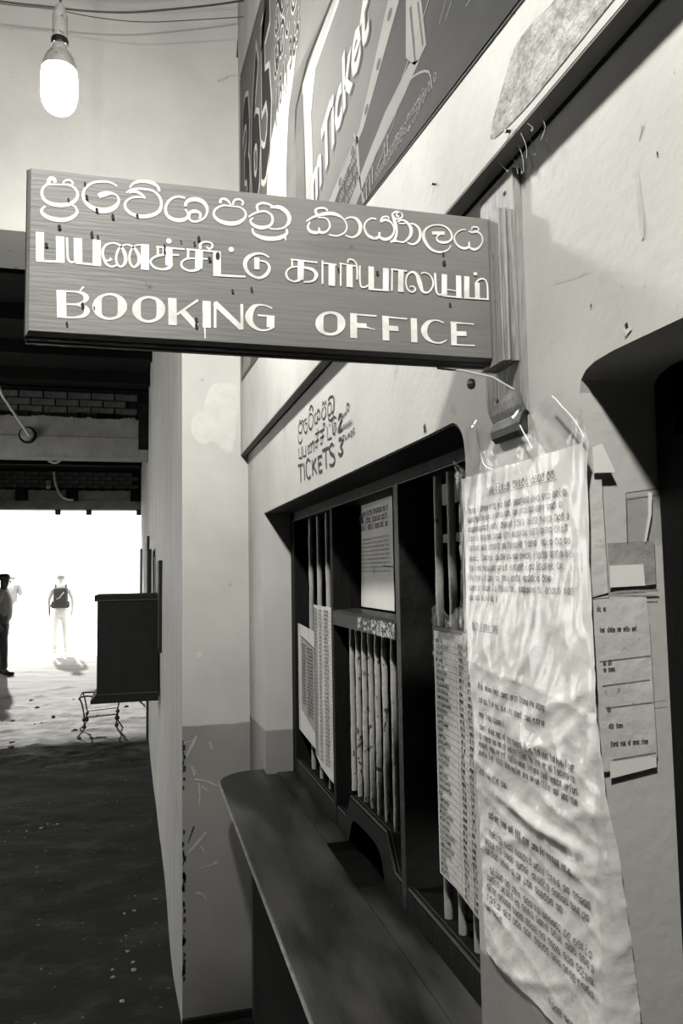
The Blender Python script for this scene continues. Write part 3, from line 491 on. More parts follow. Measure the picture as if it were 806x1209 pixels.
# passage wall: uneven plaster running away from the column, as a fine strip mesh
pw = MB(); ys = [2.9 + i * .12 for i in range(104)]; zs = [i * .16 for i in range(24)]
def pwx(y):
    K = [(2.9, -.248), (3.2, -.262), (4.7, -.271), (6.5, -.300), (8.4, -.312), (12, -.35), (15.4, -.385)]
    for (a, xa), (b, xb) in zip(K, K[1:]):
        if y <= b: return xa + (xb - xa) * (y - a) / (b - a)
    return -.385
v = [(pwx(y) + .010 * noise.noise(Vector((y * 1.3, z * 1.1, 0))) * min(1, (y - 2.9) * 3) , y, z) for y in ys for z in zs]
nz = len(zs); pw.add(v, [(i * nz + j, (i + 1) * nz + j, (i + 1) * nz + j + 1, i * nz + j + 1) for i in range(len(ys) - 1) for j in range(nz - 1)])
pwo = pw.build('wall_passage_right', M['wall_pass'], smooth=True, fix=False); tag(pwo, kind='structure')
obj('wall_thickness', [(-.385, 15.26, 0), (.3, 15.26, 0), (.3, 15.26, 3.7), (-.385, 15.26, 3.7)], [(0, 1, 2, 3)], M['wall_pass'], pwo)
wall_slab('wall_passage_left', [(3.1, -.05), (15.3, -.05), (15.3, 3.75), (3.1, 3.75)], [[(3.7, .3), (7.9, .3), (7.9, 2.7), (3.7, 2.7)]], lambda a, b, d: (d, a, b), -4.4, -4.2, M['rough_wall'])  # unseen opening added to let daylight onto the right-hand passage wall
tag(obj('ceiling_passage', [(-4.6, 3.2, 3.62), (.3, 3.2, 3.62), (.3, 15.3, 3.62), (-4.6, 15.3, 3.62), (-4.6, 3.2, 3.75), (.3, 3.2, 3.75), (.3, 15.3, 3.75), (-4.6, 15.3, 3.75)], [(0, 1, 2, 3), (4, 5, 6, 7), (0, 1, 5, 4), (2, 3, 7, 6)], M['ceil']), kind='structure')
jo = MB()
for y in (4.1, 5.0, 5.9, 6.8, 7.7, 9.6, 10.6, 11.6, 12.6, 13.6):
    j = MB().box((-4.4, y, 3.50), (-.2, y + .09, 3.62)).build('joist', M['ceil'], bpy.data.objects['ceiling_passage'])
tag(obj('ceiling', [(-4.6, -4, 4.2), (.2, -4, 4.2), (.2, 3.2, 4.2), (-4.6, 3.2, 4.2)], [(0, 1, 2, 3)], M['ceil2']), kind='structure')
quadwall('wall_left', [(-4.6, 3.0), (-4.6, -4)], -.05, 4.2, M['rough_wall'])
quadwall('wall_back', [(-4.6, -4), (.2, -4)], -.05, 4.2, M['rough_wall'])
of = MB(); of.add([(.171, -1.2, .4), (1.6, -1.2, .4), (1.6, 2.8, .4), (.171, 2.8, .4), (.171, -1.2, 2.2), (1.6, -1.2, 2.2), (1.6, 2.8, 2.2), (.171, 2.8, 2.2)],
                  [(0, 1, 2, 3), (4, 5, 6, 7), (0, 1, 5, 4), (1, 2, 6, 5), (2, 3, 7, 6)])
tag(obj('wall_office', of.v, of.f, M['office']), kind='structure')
# earth floor with ridges and ruts
fl = MB(); xs = [-4.6 + i * .055 for i in range(90)]; ysf = []
y = -4.1
while y < 16.4: ysf.append(y); y += .05 if y < 9 else .075
def fz(x, y):
    w = min(1, max(0, (y - 2.2) / 2)); v3 = Vector((x * 1.6, y * 2.4, 0))
    h = noise.fractal(Vector((x * 1.6 + y * .7, y * 2.4, 3)), 1.0, 2.0, 6) * .013 + noise.noise(Vector((x * .5, y * .9, 9))) * .02
    r = 1 - abs(noise.noise(Vector((x * .9, y * 2.6 + x * 1.6, 20)))); h += r ** 10 * .010
    if 7 < y < 12: h += max(0, noise.fractal(Vector((x * 5, y * 7, 5)), 1.0, 2.0, 4)) * .028
    e = min(1, max(0, (pwx(max(y, 2.9)) - x) / .15)) if y > 2.9 else 1
    return h * (.35 + .65 * w) * (.3 + .7 * e)
v = [(x, y, fz(x, y)) for y in ysf for x in xs]; nx = len(xs)
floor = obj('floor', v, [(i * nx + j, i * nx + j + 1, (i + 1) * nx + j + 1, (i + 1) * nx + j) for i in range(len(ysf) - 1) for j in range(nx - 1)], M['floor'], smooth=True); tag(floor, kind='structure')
tag(obj('ground', [(-60, 16.3, -.01), (60, 16.3, -.01), (60, 140, -.01), (-60, 140, -.01), (-60, 15.35, -.015), (60, 15.35, -.015)], [(0, 1, 2, 3), (4, 5, 1, 0)], M['ground']), kind='structure')
# pebbles and rubble
stone_me = None
for i in range(46):
    mb = MB(); bm = bmesh.new(); bmesh.ops.create_icosphere(bm, subdivisions=1, radius=1)
    s = random.uniform(.012, .035) if i < 30 else random.uniform(.006, .012)
    for q in bm.verts: q.co *= 1 + random.uniform(-.25, .25)
    if i < 30: x, y = random.uniform(-2.2, -.45), random.uniform(7.2, 11)
    elif i < 40: x, y = random.uniform(-.55, -.36), random.uniform(3.1, 4.2)
    else: x, y = random.uniform(-1.1, -.9), random.uniform(5.1, 5.5)
    z = fz(x, y)
    mb.add([(x + q.co.x * s, y + q.co.y * s, z + q.co.z * s * .55 + s * .15) for q in bm.verts], [[q.index for q in f.verts] for f in bm.faces]); bm.free()
    mb.build('pebble', M['rough_wall'] if i < 30 else M['paper_grey'], floor)
# lintels that cross the passage
def lintel(name, y, z0, z1, zb, bricks, bw=.24, bh=.078):
    mb = MB().box((-4.4, y, z0), (-.2, y + .3, z1)); mb.box((-4.4, y - .015, z0), (-.2, y + .01, z0 + (z1 - z0) * .48)); root = mb.build(name, M['concrete']); tag(root, kind='structure')
    MB().box((-4.4, y + .03, z1), (-.2, y + .27, zb)).build('mortar', M['soot_and_shade'], root)
    base = MB().box((0, 0, 0), (bw - .014, .05, bh - .012), .004); rows = int((zb - z1 - .02) / bh); k = 0
    me = None
    for r in range(rows):
        x = -.42 - bw - (r % 2) * bw * .5
        while x > -3.4 and k < bricks:
            if me is None: me = bpy.data.meshes.new('brick'); me.from_pydata(base.v, [], base.f); me.materials.append(M['brick'])
            o = bpy.data.objects.new('brick', me); COL.objects.link(o); o.parent = root
            o.location = (x, y + .01 + random.uniform(-.006, .004), z1 + .03 + r * bh); x -= bw; k += 1
    # crumbled edge of plaster between concrete and brick
    cr = MB()
    for i in range(60):
        x = -.4 - i * .05; s = random.uniform(.015, .05); cr.box((x - s, y - .005, z1 - s * .5), (x + s, y + .02, z1 + s * .7))
    tag(cr.build('crumbled_plaster', M['soot_and_shade'], root), kind='stuff'); return root
b1 = lintel('trim_1', 8.4, 2.86, 3.30, 3.60, 60)
b2 = lintel('trim_2', 15.05, 2.86, 3.24, 3.62, 60)
for x in (-.46, -1.62, -2.5): MB().box((x - .12, 15.0, 3.02), (x + .10, 15.05, 3.22), .01).build('socket', M['soot_and_shade'], b2)
for x in (-2.95, -1.88, -1.33, -.42): MB().box((x - .05, 15.0, 2.76), (x + .05, 15.1, 2.855), .01).build('clip', M['rough_wall'], b2)
MB().box((-.42, 8.32, 2.95), (-.30, 8.40, 3.45), .01).build('recess', M['soot_and_shade'], b1)
# dark skirting at the foot of the column
tag(MB().box((-.25, yf - .012, -.02), (0, yf + .0, .03), .004).build('baseboard_front', M['black']), kind='structure')
# scars and marks painted on the column
fc = lambda a, b: (a, yf - .0015, b)
mb = MB(); poly(mb, crom([(-.136, 2.323), (-.098, 2.334), (-.046, 2.327), (-.036, 2.278), (-.043, 2.178), (-.053, 2.096), (-.067, 2.062), (-.099, 2.078), (-.137, 2.106), (-.169, 2.089), (-.207, 2.124), (-.216, 2.172), (-.194, 2.212), (-.169, 2.223), (-.159, 2.272), (-.136, 2.323)], 3)[:-1], fc)
mb.build('paint_patch', M['patch'], front)
for s in ([(-.233, .94, .004), (-.215, .975, .010), (-.196, 1.013, .006)], [(-.242, .989, .005), (-.208, .996, .003)], [(-.205, .856, .008), (-.16, .845, .006), (-.123, .824, .008)], [(-.19, .843, .007), (-.186, .80, .006), (-.188, .758, .004)],
          [(-.181, .83, .005), (-.154, .81, .004)], [(-.233, .592, .004), (-.20, .625, .012), (-.163, .666, .008)], [(-.185, .62, .004), (-.167, .594, .003)], [(-.19, .54, .002), (-.145, .546, .005), (-.124, .556, .012)], [(-.150, .986, .006), (-.141, .961, .007)],
          [(-.200, .456, .008), (-.18, .45, .006), (-.161, .427, .003)], [(-.215, .905, .006), (-.203, .871, .008)], [(-.21, .895, .003), (-.195, .882, .003)]):
    mb = MB(); ribbon(mb, crom(s, 3), fc); mb.build('scratch', M['scratch'], front)
for a, c_, s in ((-.186, 1.355, .007), (-.187, 1.305, .013)):
    mb = MB(); poly(mb, [(a - s, c_ - s * .6), (a, c_ - s), (a + s, c_ - s * .3), (a + s * 1.1, c_ + s * .7), (a, c_ + s), (a - s * .8, c_ + s * .5)], fc); mb.build('paint_patch', M['patch'], front)
mb = MB(); ribbon(mb, [(-.228, .632, .003), (-.206, .690, .006)], fc)
mb.build('scratch', M['chip'], front)
mb = MB()
for i in range(46):
    z = random.uniform(.15, 1.02); s = random.uniform(.004, .012); x = -.246 + random.uniform(0, .006)
    poly(mb, [(x - s * .4, z - s), (x + s * .5, z - s * .6), (x + s * .6, z + s * .8), (x - s * .3, z + s * 1.3)], fc)
tag(mb.build('chipped_edge', M['chip'], front), kind='stuff')
mb = MB(); poly(mb, [(-.035, 3.66), (-.012, 3.67), (-.008, 3.73), (-.03, 3.735)], fc); mb.build('scratch', M['chip'], front)
mb = MB(); ribbon(mb, crom([(-.11, 3.55, .01), (-.085, 3.56, .014), (-.06, 3.58, .006), (-.02, 3.585, .004)], 3), fc); mb.build('scratch', M['scratch'], front)
fw = lambda a, b: (-.0012, a, b)
for (a, b, s) in ((1.026, 1.806, .005), (.60, 1.84, .0012), (.50, 1.93, .0012), (.46, 1.95, .0015)):
    mb = MB(); poly(mb, [(a - s, b - s * 1.3), (a + s * .8, b - s), (a + s, b + s), (a - s * .5, b + s * 1.6)], fw); mb.build('chip_mark', M['chip'], wall_right)
mb = MB(); poly(mb, [(.543, 1.800), (.552, 1.796), (.555, 1.804), (.548, 1.809)], fw); mb.build('plaster_scar', M['patch'], wall_right)
mb = MB(); poly(mb, [(.5465, 1.8035), (.5505, 1.8025), (.5515, 1.8065), (.5475, 1.8075)], lambda a, b: (-.0018, a, b)); mb.build('chip_mark', M['chip'], wall_right)
# black stencilled lettering over the window:  TICKETS 3 CLASS in three scripts
mb = MB(); strokes(mb, [(s[0], [(p[0], p[1], p[2] * .72) for p in s[1]]) for s in WALL_STROKES], lambda a, b: (-.0012, a / 1000, b / 1000), 3, (-1e-5, 0, 0))
tag(mb.build('painted_lettering', M['ink'], wall_right), kind='stuff')

rr = random.Random(21)
M['stain'] = mat('faint_stain', .58, .85, .50, 30, 6)
for nm, fn_, (a0, a1, b0, b1), par in (('fly_specks', fw, (.42, .70, 1.80, 2.0), wall_right), ('fly_specks', fw, (1.0, 2.4, 1.82, 2.0), wall_right), ('fly_specks', fc, (-.9, -.03, 2.9, 3.8), front)):
    mb = MB()
    for i in range(34):
        a, c_, s = rr.uniform(a0, a1), rr.uniform(b0, b1), rr.uniform(.0004, .0011) * (1 if par is wall_right else 3)
        poly(mb, [(a - s, c_ - s), (a + s, c_ - s * .6), (a + s * .7, c_ + s), (a - s * .6, c_ + s * 1.2)], fn_)
    tag(mb.build(nm, M['stain'], par), kind='stuff')
for P in ([(.528, 1.93, .002), (.526, 1.90, .004), (.524, 1.885, .006), (.523, 1.87, .003)], [(.517, 1.965, .004), (.521, 1.955, .002)], [(.66, 1.885, .0006), (.645, 1.882, .0004), (.63, 1.878, .0004), (.60, 1.874, .0003)]):
    mb = MB(); ribbon(mb, crom(P, 3), fw); mb.build('stain', M['stain'], wall_right)

# ---------------------------------------------------------------- ledge and whitewashed band above the window
band = MB().prism([(-2.0, 2.045), (2.9, 2.056), (2.9, 4.19), (-2.0, 4.19)], lambda a, b, d: (d, a, b), -.028, -.001).build('trim_3', M['band']); tag(band, kind='structure')
M['soffit'] = mat('shaded_ledge_underside', .30, .9, .18, 6, 8, .3, 50, stretch=(1, .3, 1))  # underside coloured darker to stand in for the shade below the ledge
MB().prism([(-2.0, 2.0425), (2.9, 2.0535), (2.9, 2.056), (-2.0, 2.045)], lambda a, b, d: (d, a, b), -.0275, -.0075).build('shade_strip', M['soffit'], band)
MB().prism([(-2.0, 2.0440), (2.9, 2.0550), (2.9, 2.058), (-2.0, 2.047)], lambda a, b, d: (d, a, b), -.0075, -.0008).build('painted_gap', M['soot_and_shade'], band)  # near-black strip painted in for the dark gap at the wall
# rough bare patch on the band
mb = MB(); pts = []
K = [(.735, 2.075), (.70, 2.115), (.672, 2.137), (.63, 2.135), (.588, 2.128), (.50, 2.14), (.35, 2.135), (.25, 2.12), (.25, 2.068), (.40, 2.064), (.54, 2.061), (.62, 2.060), (.68, 2.062), (.735, 2.075)]
poly(mb, crom(K, 3)[:-1], lambda a, b: (-.0288, a, b))
M['bare'] = mat('bare_plaster', .50, .9, .26, 110, 8, .5, 120, spots=[(30, .48, .62, .56)])
mb.build('bare_plaster', M['bare'], band)
for (a, b, s) in ((.69, 2.056, .0022), (.895, 2.104, .0018)):
    MB().lathe([(0, -.004), (s, -.004), (s * .8, -.001), (s * .8, .004)], (-.03, a, b), 10, 'x').build('nail', M['steel'], band)
# cobwebs hanging below the ledge
cw = empty('cobweb', (-.02, .7, 2.03)); tag(cw, 'dusty cobweb strands hanging under the ledge beside the wooden bracket', 'cobweb')
for i in range(12):
    y0 = .73 - i * .008; x0 = -.026 + random.uniform(0, .02); L = random.uniform(.01, .035)
    P = [(x0, y0, 2.046), (x0 + .004, y0 - .003, 2.046 - L * .5), (x0 + random.uniform(0, .008), y0 - random.uniform(0, .01), 2.046 - L)]
    m2 = MB(); m2.tube(crom(P, 3), .0003, 4)
    if i % 3 == 0: m2.lathe([(0, -.0016), (.0016, 0), (0, .0016)], P[-1], 6)
    m2.build('strand', M['web'], cw)

# ---------------------------------------------------------------- advertising poster
pr = empty('advertising_poster', (-.03, 1.5, 2.2)); tag(pr, 'large printed advertising poster with big 365 and mTicket lettering above the ledge', 'poster')
def fp(d): return lambda a, b: (-.0295 - d, a, b)
pb = MB().prism([(2.85, 2.33), (1.19, 2.226), (.658, 2.172), (.0, 2.10), (-.6, 2.05), (-.6, 3.2), (2.31, 3.452), (2.823, 3.536), (2.85, 3.08)], lambda a, b, d: (d, a, b), -.0295, -.0285).build('sheet', M['p_bg'], pr)
def flat(name, m, shapes, d):
    for s in shapes:
        mb = MB(); poly(mb, s, fp(d)); mb.build(name, M[m], pr, fix=False)
flat('tone_area', 'p_mid', [[(2.83, 3.52), (2.83, 3.36), (2.3, 3.05), (1.86, 2.86), (1.6, 2.8), (1.2, 2.7), (.2, 2.6), (.2, 3.2), (2.31, 3.44)]], .0004)
flat('white_curve', 'p_white', [crom([(1.752, 2.919), (1.912, 2.928), (2.089, 2.89), (2.182, 2.839), (2.219, 2.746), (2.25, 2.5), (2.35, 2.36)], 3) + crom([(1.75, 2.28), (1.80, 2.42), (1.909, 2.582), (1.872, 2.785), (1.812, 2.838), (1.752, 2.900)], 3)], .0008)
flat('light_strip', 'p_light', [[(1.69, 2.76), (1.55, 2.76), (1.35, 2.74), (1.35, 2.71), (1.557, 2.712), (1.606, 2.634), (1.576, 2.30), (1.66, 2.30), (1.675, 2.62)], [(2.83, 2.34), (2.6, 2.33), (2.55, 2.6), (2.62, 2.9), (2.7, 2.55)]], .0008)
flat('panel', 'p_panel', [[(1.34, 2.715), (1.55, 2.705), (1.60, 2.63), (1.57, 2.29), (1.41, 2.28), (1.225, 2.365), (1.007, 2.45), (.6, 2.52), (.6, 2.80)]], .0010)
flat('dark_rectangle', 'p_dark', [[(1.763, 2.745), (1.70, 2.74), (1.683, 2.729), (1.671, 2.30), (1.79, 2.30), (1.787, 2.525)]], .0012)
flat('fold_line', 'p_ink', [[(1.430, 2.76), (1.640, 2.785), (1.779, 2.75), (1.786, 2.66), (1.765, 2.745), (1.63, 2.775), (1.394, 2.742), (1.1, 2.70), (1.1, 2.715)]], .0016)
flat('pale_line', 'p_white', [[(1.352, 2.716), (1.560, 2.718), (1.613, 2.634), (1.583, 2.30), (1.575, 2.30), (1.602, 2.634), (1.552, 2.706), (1.345, 2.704)]], .0016)
flat('right_area', 'p_right', [[(1.41, 2.33), (1.225, 2.364), (1.007, 2.448), (.6, 2.52), (.0, 2.55), (.0, 2.105), (.66, 2.176), (1.185, 2.229), (1.40, 2.243)]], .0013)
flat('light_strip', 'p_light', [[(1.056, 2.484), (1.007, 2.446), (1.199, 2.362), (1.408, 2.329), (1.456, 2.352), (1.225, 2.375)], [(.979, 2.424), (.92, 2.379), (.906, 2.304), (.935, 2.302), (.952, 2.306), (.985, 2.34)],
                                 [(.972, 2.322), (.93, 2.300), (.995, 2.290), (1.155, 2.274), (1.26, 2.25), (1.33, 2.27), (1.084, 2.318)], [(1.26, 2.387), (1.235, 2.365), (1.222, 2.267), (1.20, 2.231), (1.212, 2.230), (1.24, 2.31)]], .0018)
flat('dark_spot', 'p_dark', [[(a + .012 * math.cos(t), b + .008 * math.sin(t)) for t in [i * math.pi / 4 for i in range(8)]] for a, b in ((1.05, 2.455), (1.11, 2.415), (1.18, 2.382), (1.27, 2.36), (1.36, 2.348))] +
     [[(.965, 2.40), (.958, 2.40), (.945, 2.31), (.951, 2.31)], [(.935, 2.385), (.93, 2.385), (.915, 2.312), (.92, 2.312)]], .0022)
# big numerals with a pale outline, phone line and the tilted word
mb = MB(); text(mb, '365', -2.775, 2.84, .72, lambda a, b: (-.0295 - .0008, -a, b), sx=.62, bold=.05); mb.build('numerals_outline', M['p_white'], pr)
mb = MB(); text(mb, '365', -2.775, 2.84, .72, lambda a, b: (-.0295 - .0014, -a, b), sx=.62, bold=.022); mb.build('numerals', M['p_ink'], pr)
mb = MB(); poly(mb, [(2.27, 3.26), (2.31, 3.27), (2.20, 3.44), (2.10, 3.43)], fp(.0014)); mb.build('numeral_stroke', M['p_ink'], pr)
for nm, mm, bo, d in (('telephone_outline', 'p_white', .05, .0016), ('telephone_number', 'p_ink', .015, .0020)):
    mb = MB(); text(mb, '(131) 365', -2.06, 2.885, .115, lambda a, b: (-.0295 - d, -a, b), sx=.78, bold=bo, rot=.03); mb.build(nm, M[mm], pr)
for nm, mm, dx, d in (('word_shadow', 'p_dark', .008, .0022), ('word', 'p_white', 0, .0026)):
    mb = MB(); text(mb, 'mTicket', -1.605 + dx, 2.402 - dx, .150, lambda a, b: (-.0295 - d, -a, b), sx=.92, rot=.23, bold=.025, shear=.25); mb.build(nm, M[mm], pr)
# hand of small print in the poster (unreadable rows and sketch lines)
GLY = [  # rounded letter shapes, unit height, traced from the sign's first line
    [[(.5, .9), (.15, .75), (.05, .4), (.25, .08), (.6, .05), (.9, .3), (.85, .65), (.5, .85)], [(.2, .85), (.25, 1.1), (.45, .95)], [(.55, .95), (.7, 1.1), (.85, .9)]],
    [[(.9, .85), (.5, .98), (.1, .75), (.05, .35), (.35, .05), (.75, .1), (.95, .4), (.8, .62), (.4, .5)]],
    [[(.45, .85), (.15, .8), (.02, .45), (.2, .08), (.5, .12), (.45, .5)], [(.45, .6), (.7, .9), (1.0, .7), (1.0, .25), (.7, .02), (.6, .35), (.8, .35)]],
    [[(.35, .85), (.1, .6), (.1, .2), (.4, .0), (.55, .3)], [(.55, .1), (.8, .02), (1.0, .35), (.85, .75), (.6, .65), (.7, .95), (.9, .85)]],
    [[(1, .1), (.6, 0), (.15, .2), (.05, .6), (.4, 1), (.85, .85), (.95, .5), (.6, .35), (.45, .6)]],
    [[(0, .7), (.35, 1), (.8, .85), (1, .5), (.85, .15), (.5, 0)], [(.15, .7), (.05, .35), (.25, .1), (.5, .2), (.5, .5)]],
    [[(.1, 1), (.1, 0)], [(.1, .8), (.4, .95), (.5, .7), (.5, 0)]], [[(.6, .8), (.2, .7), (.1, .3), (.4, 0), (.7, .2)], [(.1, 1.2), (.5, 1.25)]]]
LAT = [[[(.1, 0), (.1, .9)], [(.1, .7), (.5, .85), (.6, .5), (.6, 0)]], [[(.3, .85), (.05, .45), (.3, .02), (.6, .4), (.35, .85)]], [[(.1, .9), (.1, .1), (.45, .05), (.6, .9)]], [[(.55, .75), (.2, .85), (.05, .4), (.25, .05), (.6, .15)]],
       [[(.2, 1.3), (.2, .1), (.45, .02)], [(0, .85), (.45, .85)]], [[(.05, .45), (.55, .5), (.4, .88), (.1, .7), (.08, .2), (.5, .05)]], [[(.1, 0), (.1, .9)], [(.1, .6), (.45, .9)]], [[(.15, 0), (.15, 1.3)]]]
def inkrow(mb, a0, a1, b, h, fn, lib=GLY, w=.13, seed=0, rot=0.0, word=(2, 6), sx=1.0):
    """a row of small rounded letters running from a0 to a1 (in reading direction)"""
    rr = random.Random(seed); a = a0; d = 1 if a1 > a0 else -1; n = 0; nw = rr.randint(*word)
    while (a1 - a) * d > h * .9:
        for st in rr.choice(lib):
            pts = [(a + d * p[0] * h * .8 * sx, b + (p[1] - .1) * h + (a - a0) * rot, h * w) for p in st]
            ribbon(mb, crom(pts, 2), fn)
        a += d * h * (.95 if lib is GLY else .66) * sx; n += 1
        if n >= nw: a += d * h * .7; n = 0; nw = rr.randint(*word)
mb = MB(); inkrow(mb, 2.06, 1.72, 3.02, .09, fp(.0016), seed=3, w=.3, word=(9, 9)); inkrow(mb, 2.04, 1.75, 3.13, .09, fp(.0016), seed=5, w=.3, word=(9, 9)); tag(mb.build('poster_script_outline', M['p_white'], pr), kind='stuff')
mb = MB(); inkrow(mb, 2.06, 1.72, 3.02, .09, fp(.0020), seed=3, w=.14, word=(9, 9)); inkrow(mb, 2.04, 1.75, 3.13, .09, fp(.0020), seed=5, w=.14, word=(9, 9)); tag(mb.build('poster_script', M['p_ink'], pr), kind='stuff')
mb = MB()
for i in range(5): inkrow(mb, 1.385 - i * .01, 1.235, 2.262 + i * .024, .014, fp(.0020), seed=20 + i, w=.16)
for i in range(4): inkrow(mb, 1.14 - i * .05, .87 + i * .02, 2.236 - i * .010 + i * .008, .012 + i * .004, fp(.0020), seed=40 + i, w=.12)
ribbon(mb, crom([(1.13, 2.25, .003), (1.05, 2.275, .002), (1.0, 2.30, .002), (.95, 2.29, .003), (.90, 2.262, .003), (.89, 2.232, .003)], 3), fp(.002))
ribbon(mb, [(1.22, 2.24, .003), (1.16, 2.27, .003), (1.06, 2.30, .003), (.96, 2.335, .003), (.88, 2.36, .002)], fp(.002))
for a, b in ((1.19, 2.24), (1.17, 2.245), (1.155, 2.25), (1.09, 2.25), (1.075, 2.255)): ribbon(mb, [(a, b - .012, .006), (a, b + .022, .005)], fp(.002))
for a, b, c, e in ((.86, 2.30, .82, 2.325), (.84, 2.29, .80, 2.31), (.78, 2.262, .74, 2.26)): ribbon(mb, [(a, b, .0015), (c, e, .0015)], fp(.002))
tag(mb.build('sketch_lines', M['p_light'], pr), kind='stuff')

# ---------------------------------------------------------------- ticket window (frame, bars, hatch)
win = empty('window_1', (.09, 1.7, .955)); tag(win, kind='structure')
px = lambda a, b, d: (d, a, b)
F0, F1 = .09, .163
MB().box((F0, 2.468, .955), (F1, 2.525, 1.80), .002).build('frame_post', M['wood_dark'], win)
MB().box((F0, .885, .955), (F1, .925, 1.80), .002).build('frame_post', M['wood_dark'], win)
MB().box((F0, .9, 1.771), (F1, 2.52, 1.806), .002).build('frame_head', M['wood_dark'], win)
top_ = [(2.52, 1.802), (1.02, 1.795)] + arc(.935, 1.752, .044, 95, 175, 6)[:-1] + [(.891, 1.745)]
low_ = [(a + (.003 if a < .96 else 0), b - .003) for a, b in top_]
MB().prism(top_ + low_[::-1], px, .002, .0895).build('dark_soffit_strip', M['wood_dark'], win)  # thin dark strip along the underside of the opening
MB().tube([(F0, .93, 1.7725), (F0, 2.50, 1.7725)], .003, 8).build('head_bead', M['wood_rail'], win)
MB().box((F0 - .002, 1.943, .96), (F1, 1.968, 1.775), .002).build('mullion', M['wood_dark'], win)
MB().box((F0 - .002, 1.412, .96), (F1, 1.438, 1.775), .002).build('mullion', M['wood_rail'], win)
MB().prism([(F0 - .004, 1.466), (F0 - .004, 1.497), (F0 + .003, 1.504), (F1 - .01, 1.507), (F1 - .01, 1.466)], lambda a, b, d: (a, d, b), 1.438, 1.943).build('middle_rail', M['wood_rail'], win)
mb = MB()
rr = random.Random(4)
for i in range(230):
    y = min(1.70, 1.442 + abs(rr.gauss(0, .12))); z = rr.uniform(1.469, 1.496); s = rr.uniform(.001, .0042)
    poly(mb, [(y - s, z - s * .8), (y + s * .7, z - s), (y + s, z + s * .7), (y - s * .4, z + s)], lambda a, b: (F0 - .0048, a, b))
tag(mb.build('flaked_paint', M['paper_white'], win), kind='stuff')
def sill(pr_, name='sill'): return MB().prism(pr_, px, F0, F1).build(name, M['wood_dark'], win)
sill([(.92, .955), (.92, 1.0), (1.49, 1.0), (1.49, .955)])
sill([(1.865, .955), (1.865, 1.0), (2.47, 1.0), (2.47, .955)])
sill([(1.49, .955), (1.49, 1.0), (1.538, 1.062), (1.811, 1.060), (1.865, 1.0), (1.865, .955), (1.832, .955)] + crom([(1.82, .975), (1.795, 1.012), (1.73, 1.02), (1.634, 1.021), (1.585, 1.012), (1.563, .99), (1.553, .955)], 2), 'hatch_arch')
for P in ([(.93, 1.003), (1.49, 1.003), (1.538, 1.066), (1.811, 1.064), (1.865, 1.003), (2.465, 1.003)],):
    MB().tube([(F0 + .004, a, b) for a, b in P], .0035, 8).build('sill_bead', M['wood_rail'], win)
    MB().tube([(F0 + .012, a, b + .001) for a, b in P], .0022, 8).build('sill_bead', M['wood_rail'], win)
rr = random.Random(11)
def bar(y, z0, z1, m, r=.0066):
    n = 18; P = [(.12 + .0006 * rr.uniform(-1, 1), y + .0007 * rr.uniform(-1, 1), z0 + (z1 - z0) * i / n) for i in range(n + 1)]
    MB().tube(P, [r * rr.uniform(.93, 1.05) for _ in P], 12).build('bar', m, win, smooth=True)
for y in (1.882, 1.829, 1.774, 1.722, 1.670, 1.616, 1.556): bar(y, 1.058, 1.468, M['bar'])
for y in (2.345, 2.232, 2.120): bar(y, .999, 1.773, M['bar_upper'], .0075)
for y in (1.283, 1.222, 1.161, 1.10, 1.04, .98): bar(y, .999, 1.773, M['bar_upper'], .0075)
MB().tube([(.085, 1.50, 1.612), (.088, 1.45, 1.610), (.095, 1.425, 1.610)], .0012, 6).build('nail', M['steel'], win)

# second opening at the right edge
w2 = empty('window_2', (.08, 0, 1.3)); tag(w2, kind='structure')
MB().box((.08, .56, .5), (.15, .6245, 1.80), .002).build('frame_post', M['wood_dark'], w2)
MB().box((.08, -.9, 1.72), (.15, .6, 1.80), .002).build('frame_head', M['black'], w2)
MB().box((.12, -.9, .5), (.13, .57, 1.75)).build('shutter_panel', M['black'], w2)

# ---------------------------------------------------------------- counter
ct = empty('ticket_counter', (0, 1.0, .955)); tag(ct, 'long dark wooden counter shelf with rounded far corner below the ticket window', 'counter')
ZT = .955
edge = [(-.155, -1.2), (-.155, 2.40)] + [(-.155 + .0, 2.40)] + [(-.035 + .12 * math.cos(math.radians(a)), 2.455 + .12 * math.sin(math.radians(a))) for a in range(180, 90, -10)] + [(-.002, 2.577)]
edge = [edge[0], edge[1]] + edge[3:]
inner = [(-.002, 2.5), (.033, 2.5), (.033, .91), (-.002, .91), (-.002, -1.2)]
loop = edge + inner; ne = len(edge)
def ring(off, z):
    out = []
    for i, (a, b) in enumerate(loop):
        if i < ne:
            if i < 2: nx_, ny_ = -1, 0
            elif i == ne - 1: nx_, ny_ = 0, 1
            else: nx_, ny_ = (a + .035) / .12, (b - 2.455) / .12
            if i == 1: nx_, ny_ = -1, 0
            out.append((a + nx_ * off, b + ny_ * off, z))
        else: out.append((a, b, z))
    return out
rings = [ring(-.006, ZT), ring(-.001, ZT - .002), ring(.0015, ZT - .006), ring(.0015, ZT - .012), ring(-.003, ZT - .016), ring(-.004, ZT - .028)]
nl = len(loop); mb = MB(); tri = tessellate_polygon([[Vector((a, b, 0)) for a, b, c in rings[0]]])
mb.add([p for r in rings for p in r], [tuple(t) for t in tri] + [tuple(i + 5 * nl for i in t) for t in tri] + [(k * nl + i, k * nl + (i + 1) % nl, (k + 1) * nl + (i + 1) % nl, (k + 1) * nl + i) for k in range(5) for i in range(nl)])
top = mb.build('counter_top', M['counter'], ct)
mb = MB(); P = [(x, y, ZT - .006) for x, y, z in ring(.002, 0)[:ne]]
mb.tube(P, .0035, 8); mb.build('pale_edge', M['nosing'], ct, smooth=True)  # edge strip coloured paler than the top
MB().box((.035, .91, .927), (.0905, 1.56, ZT - .0005), .0008).build('back_board', M['counter'], ct)
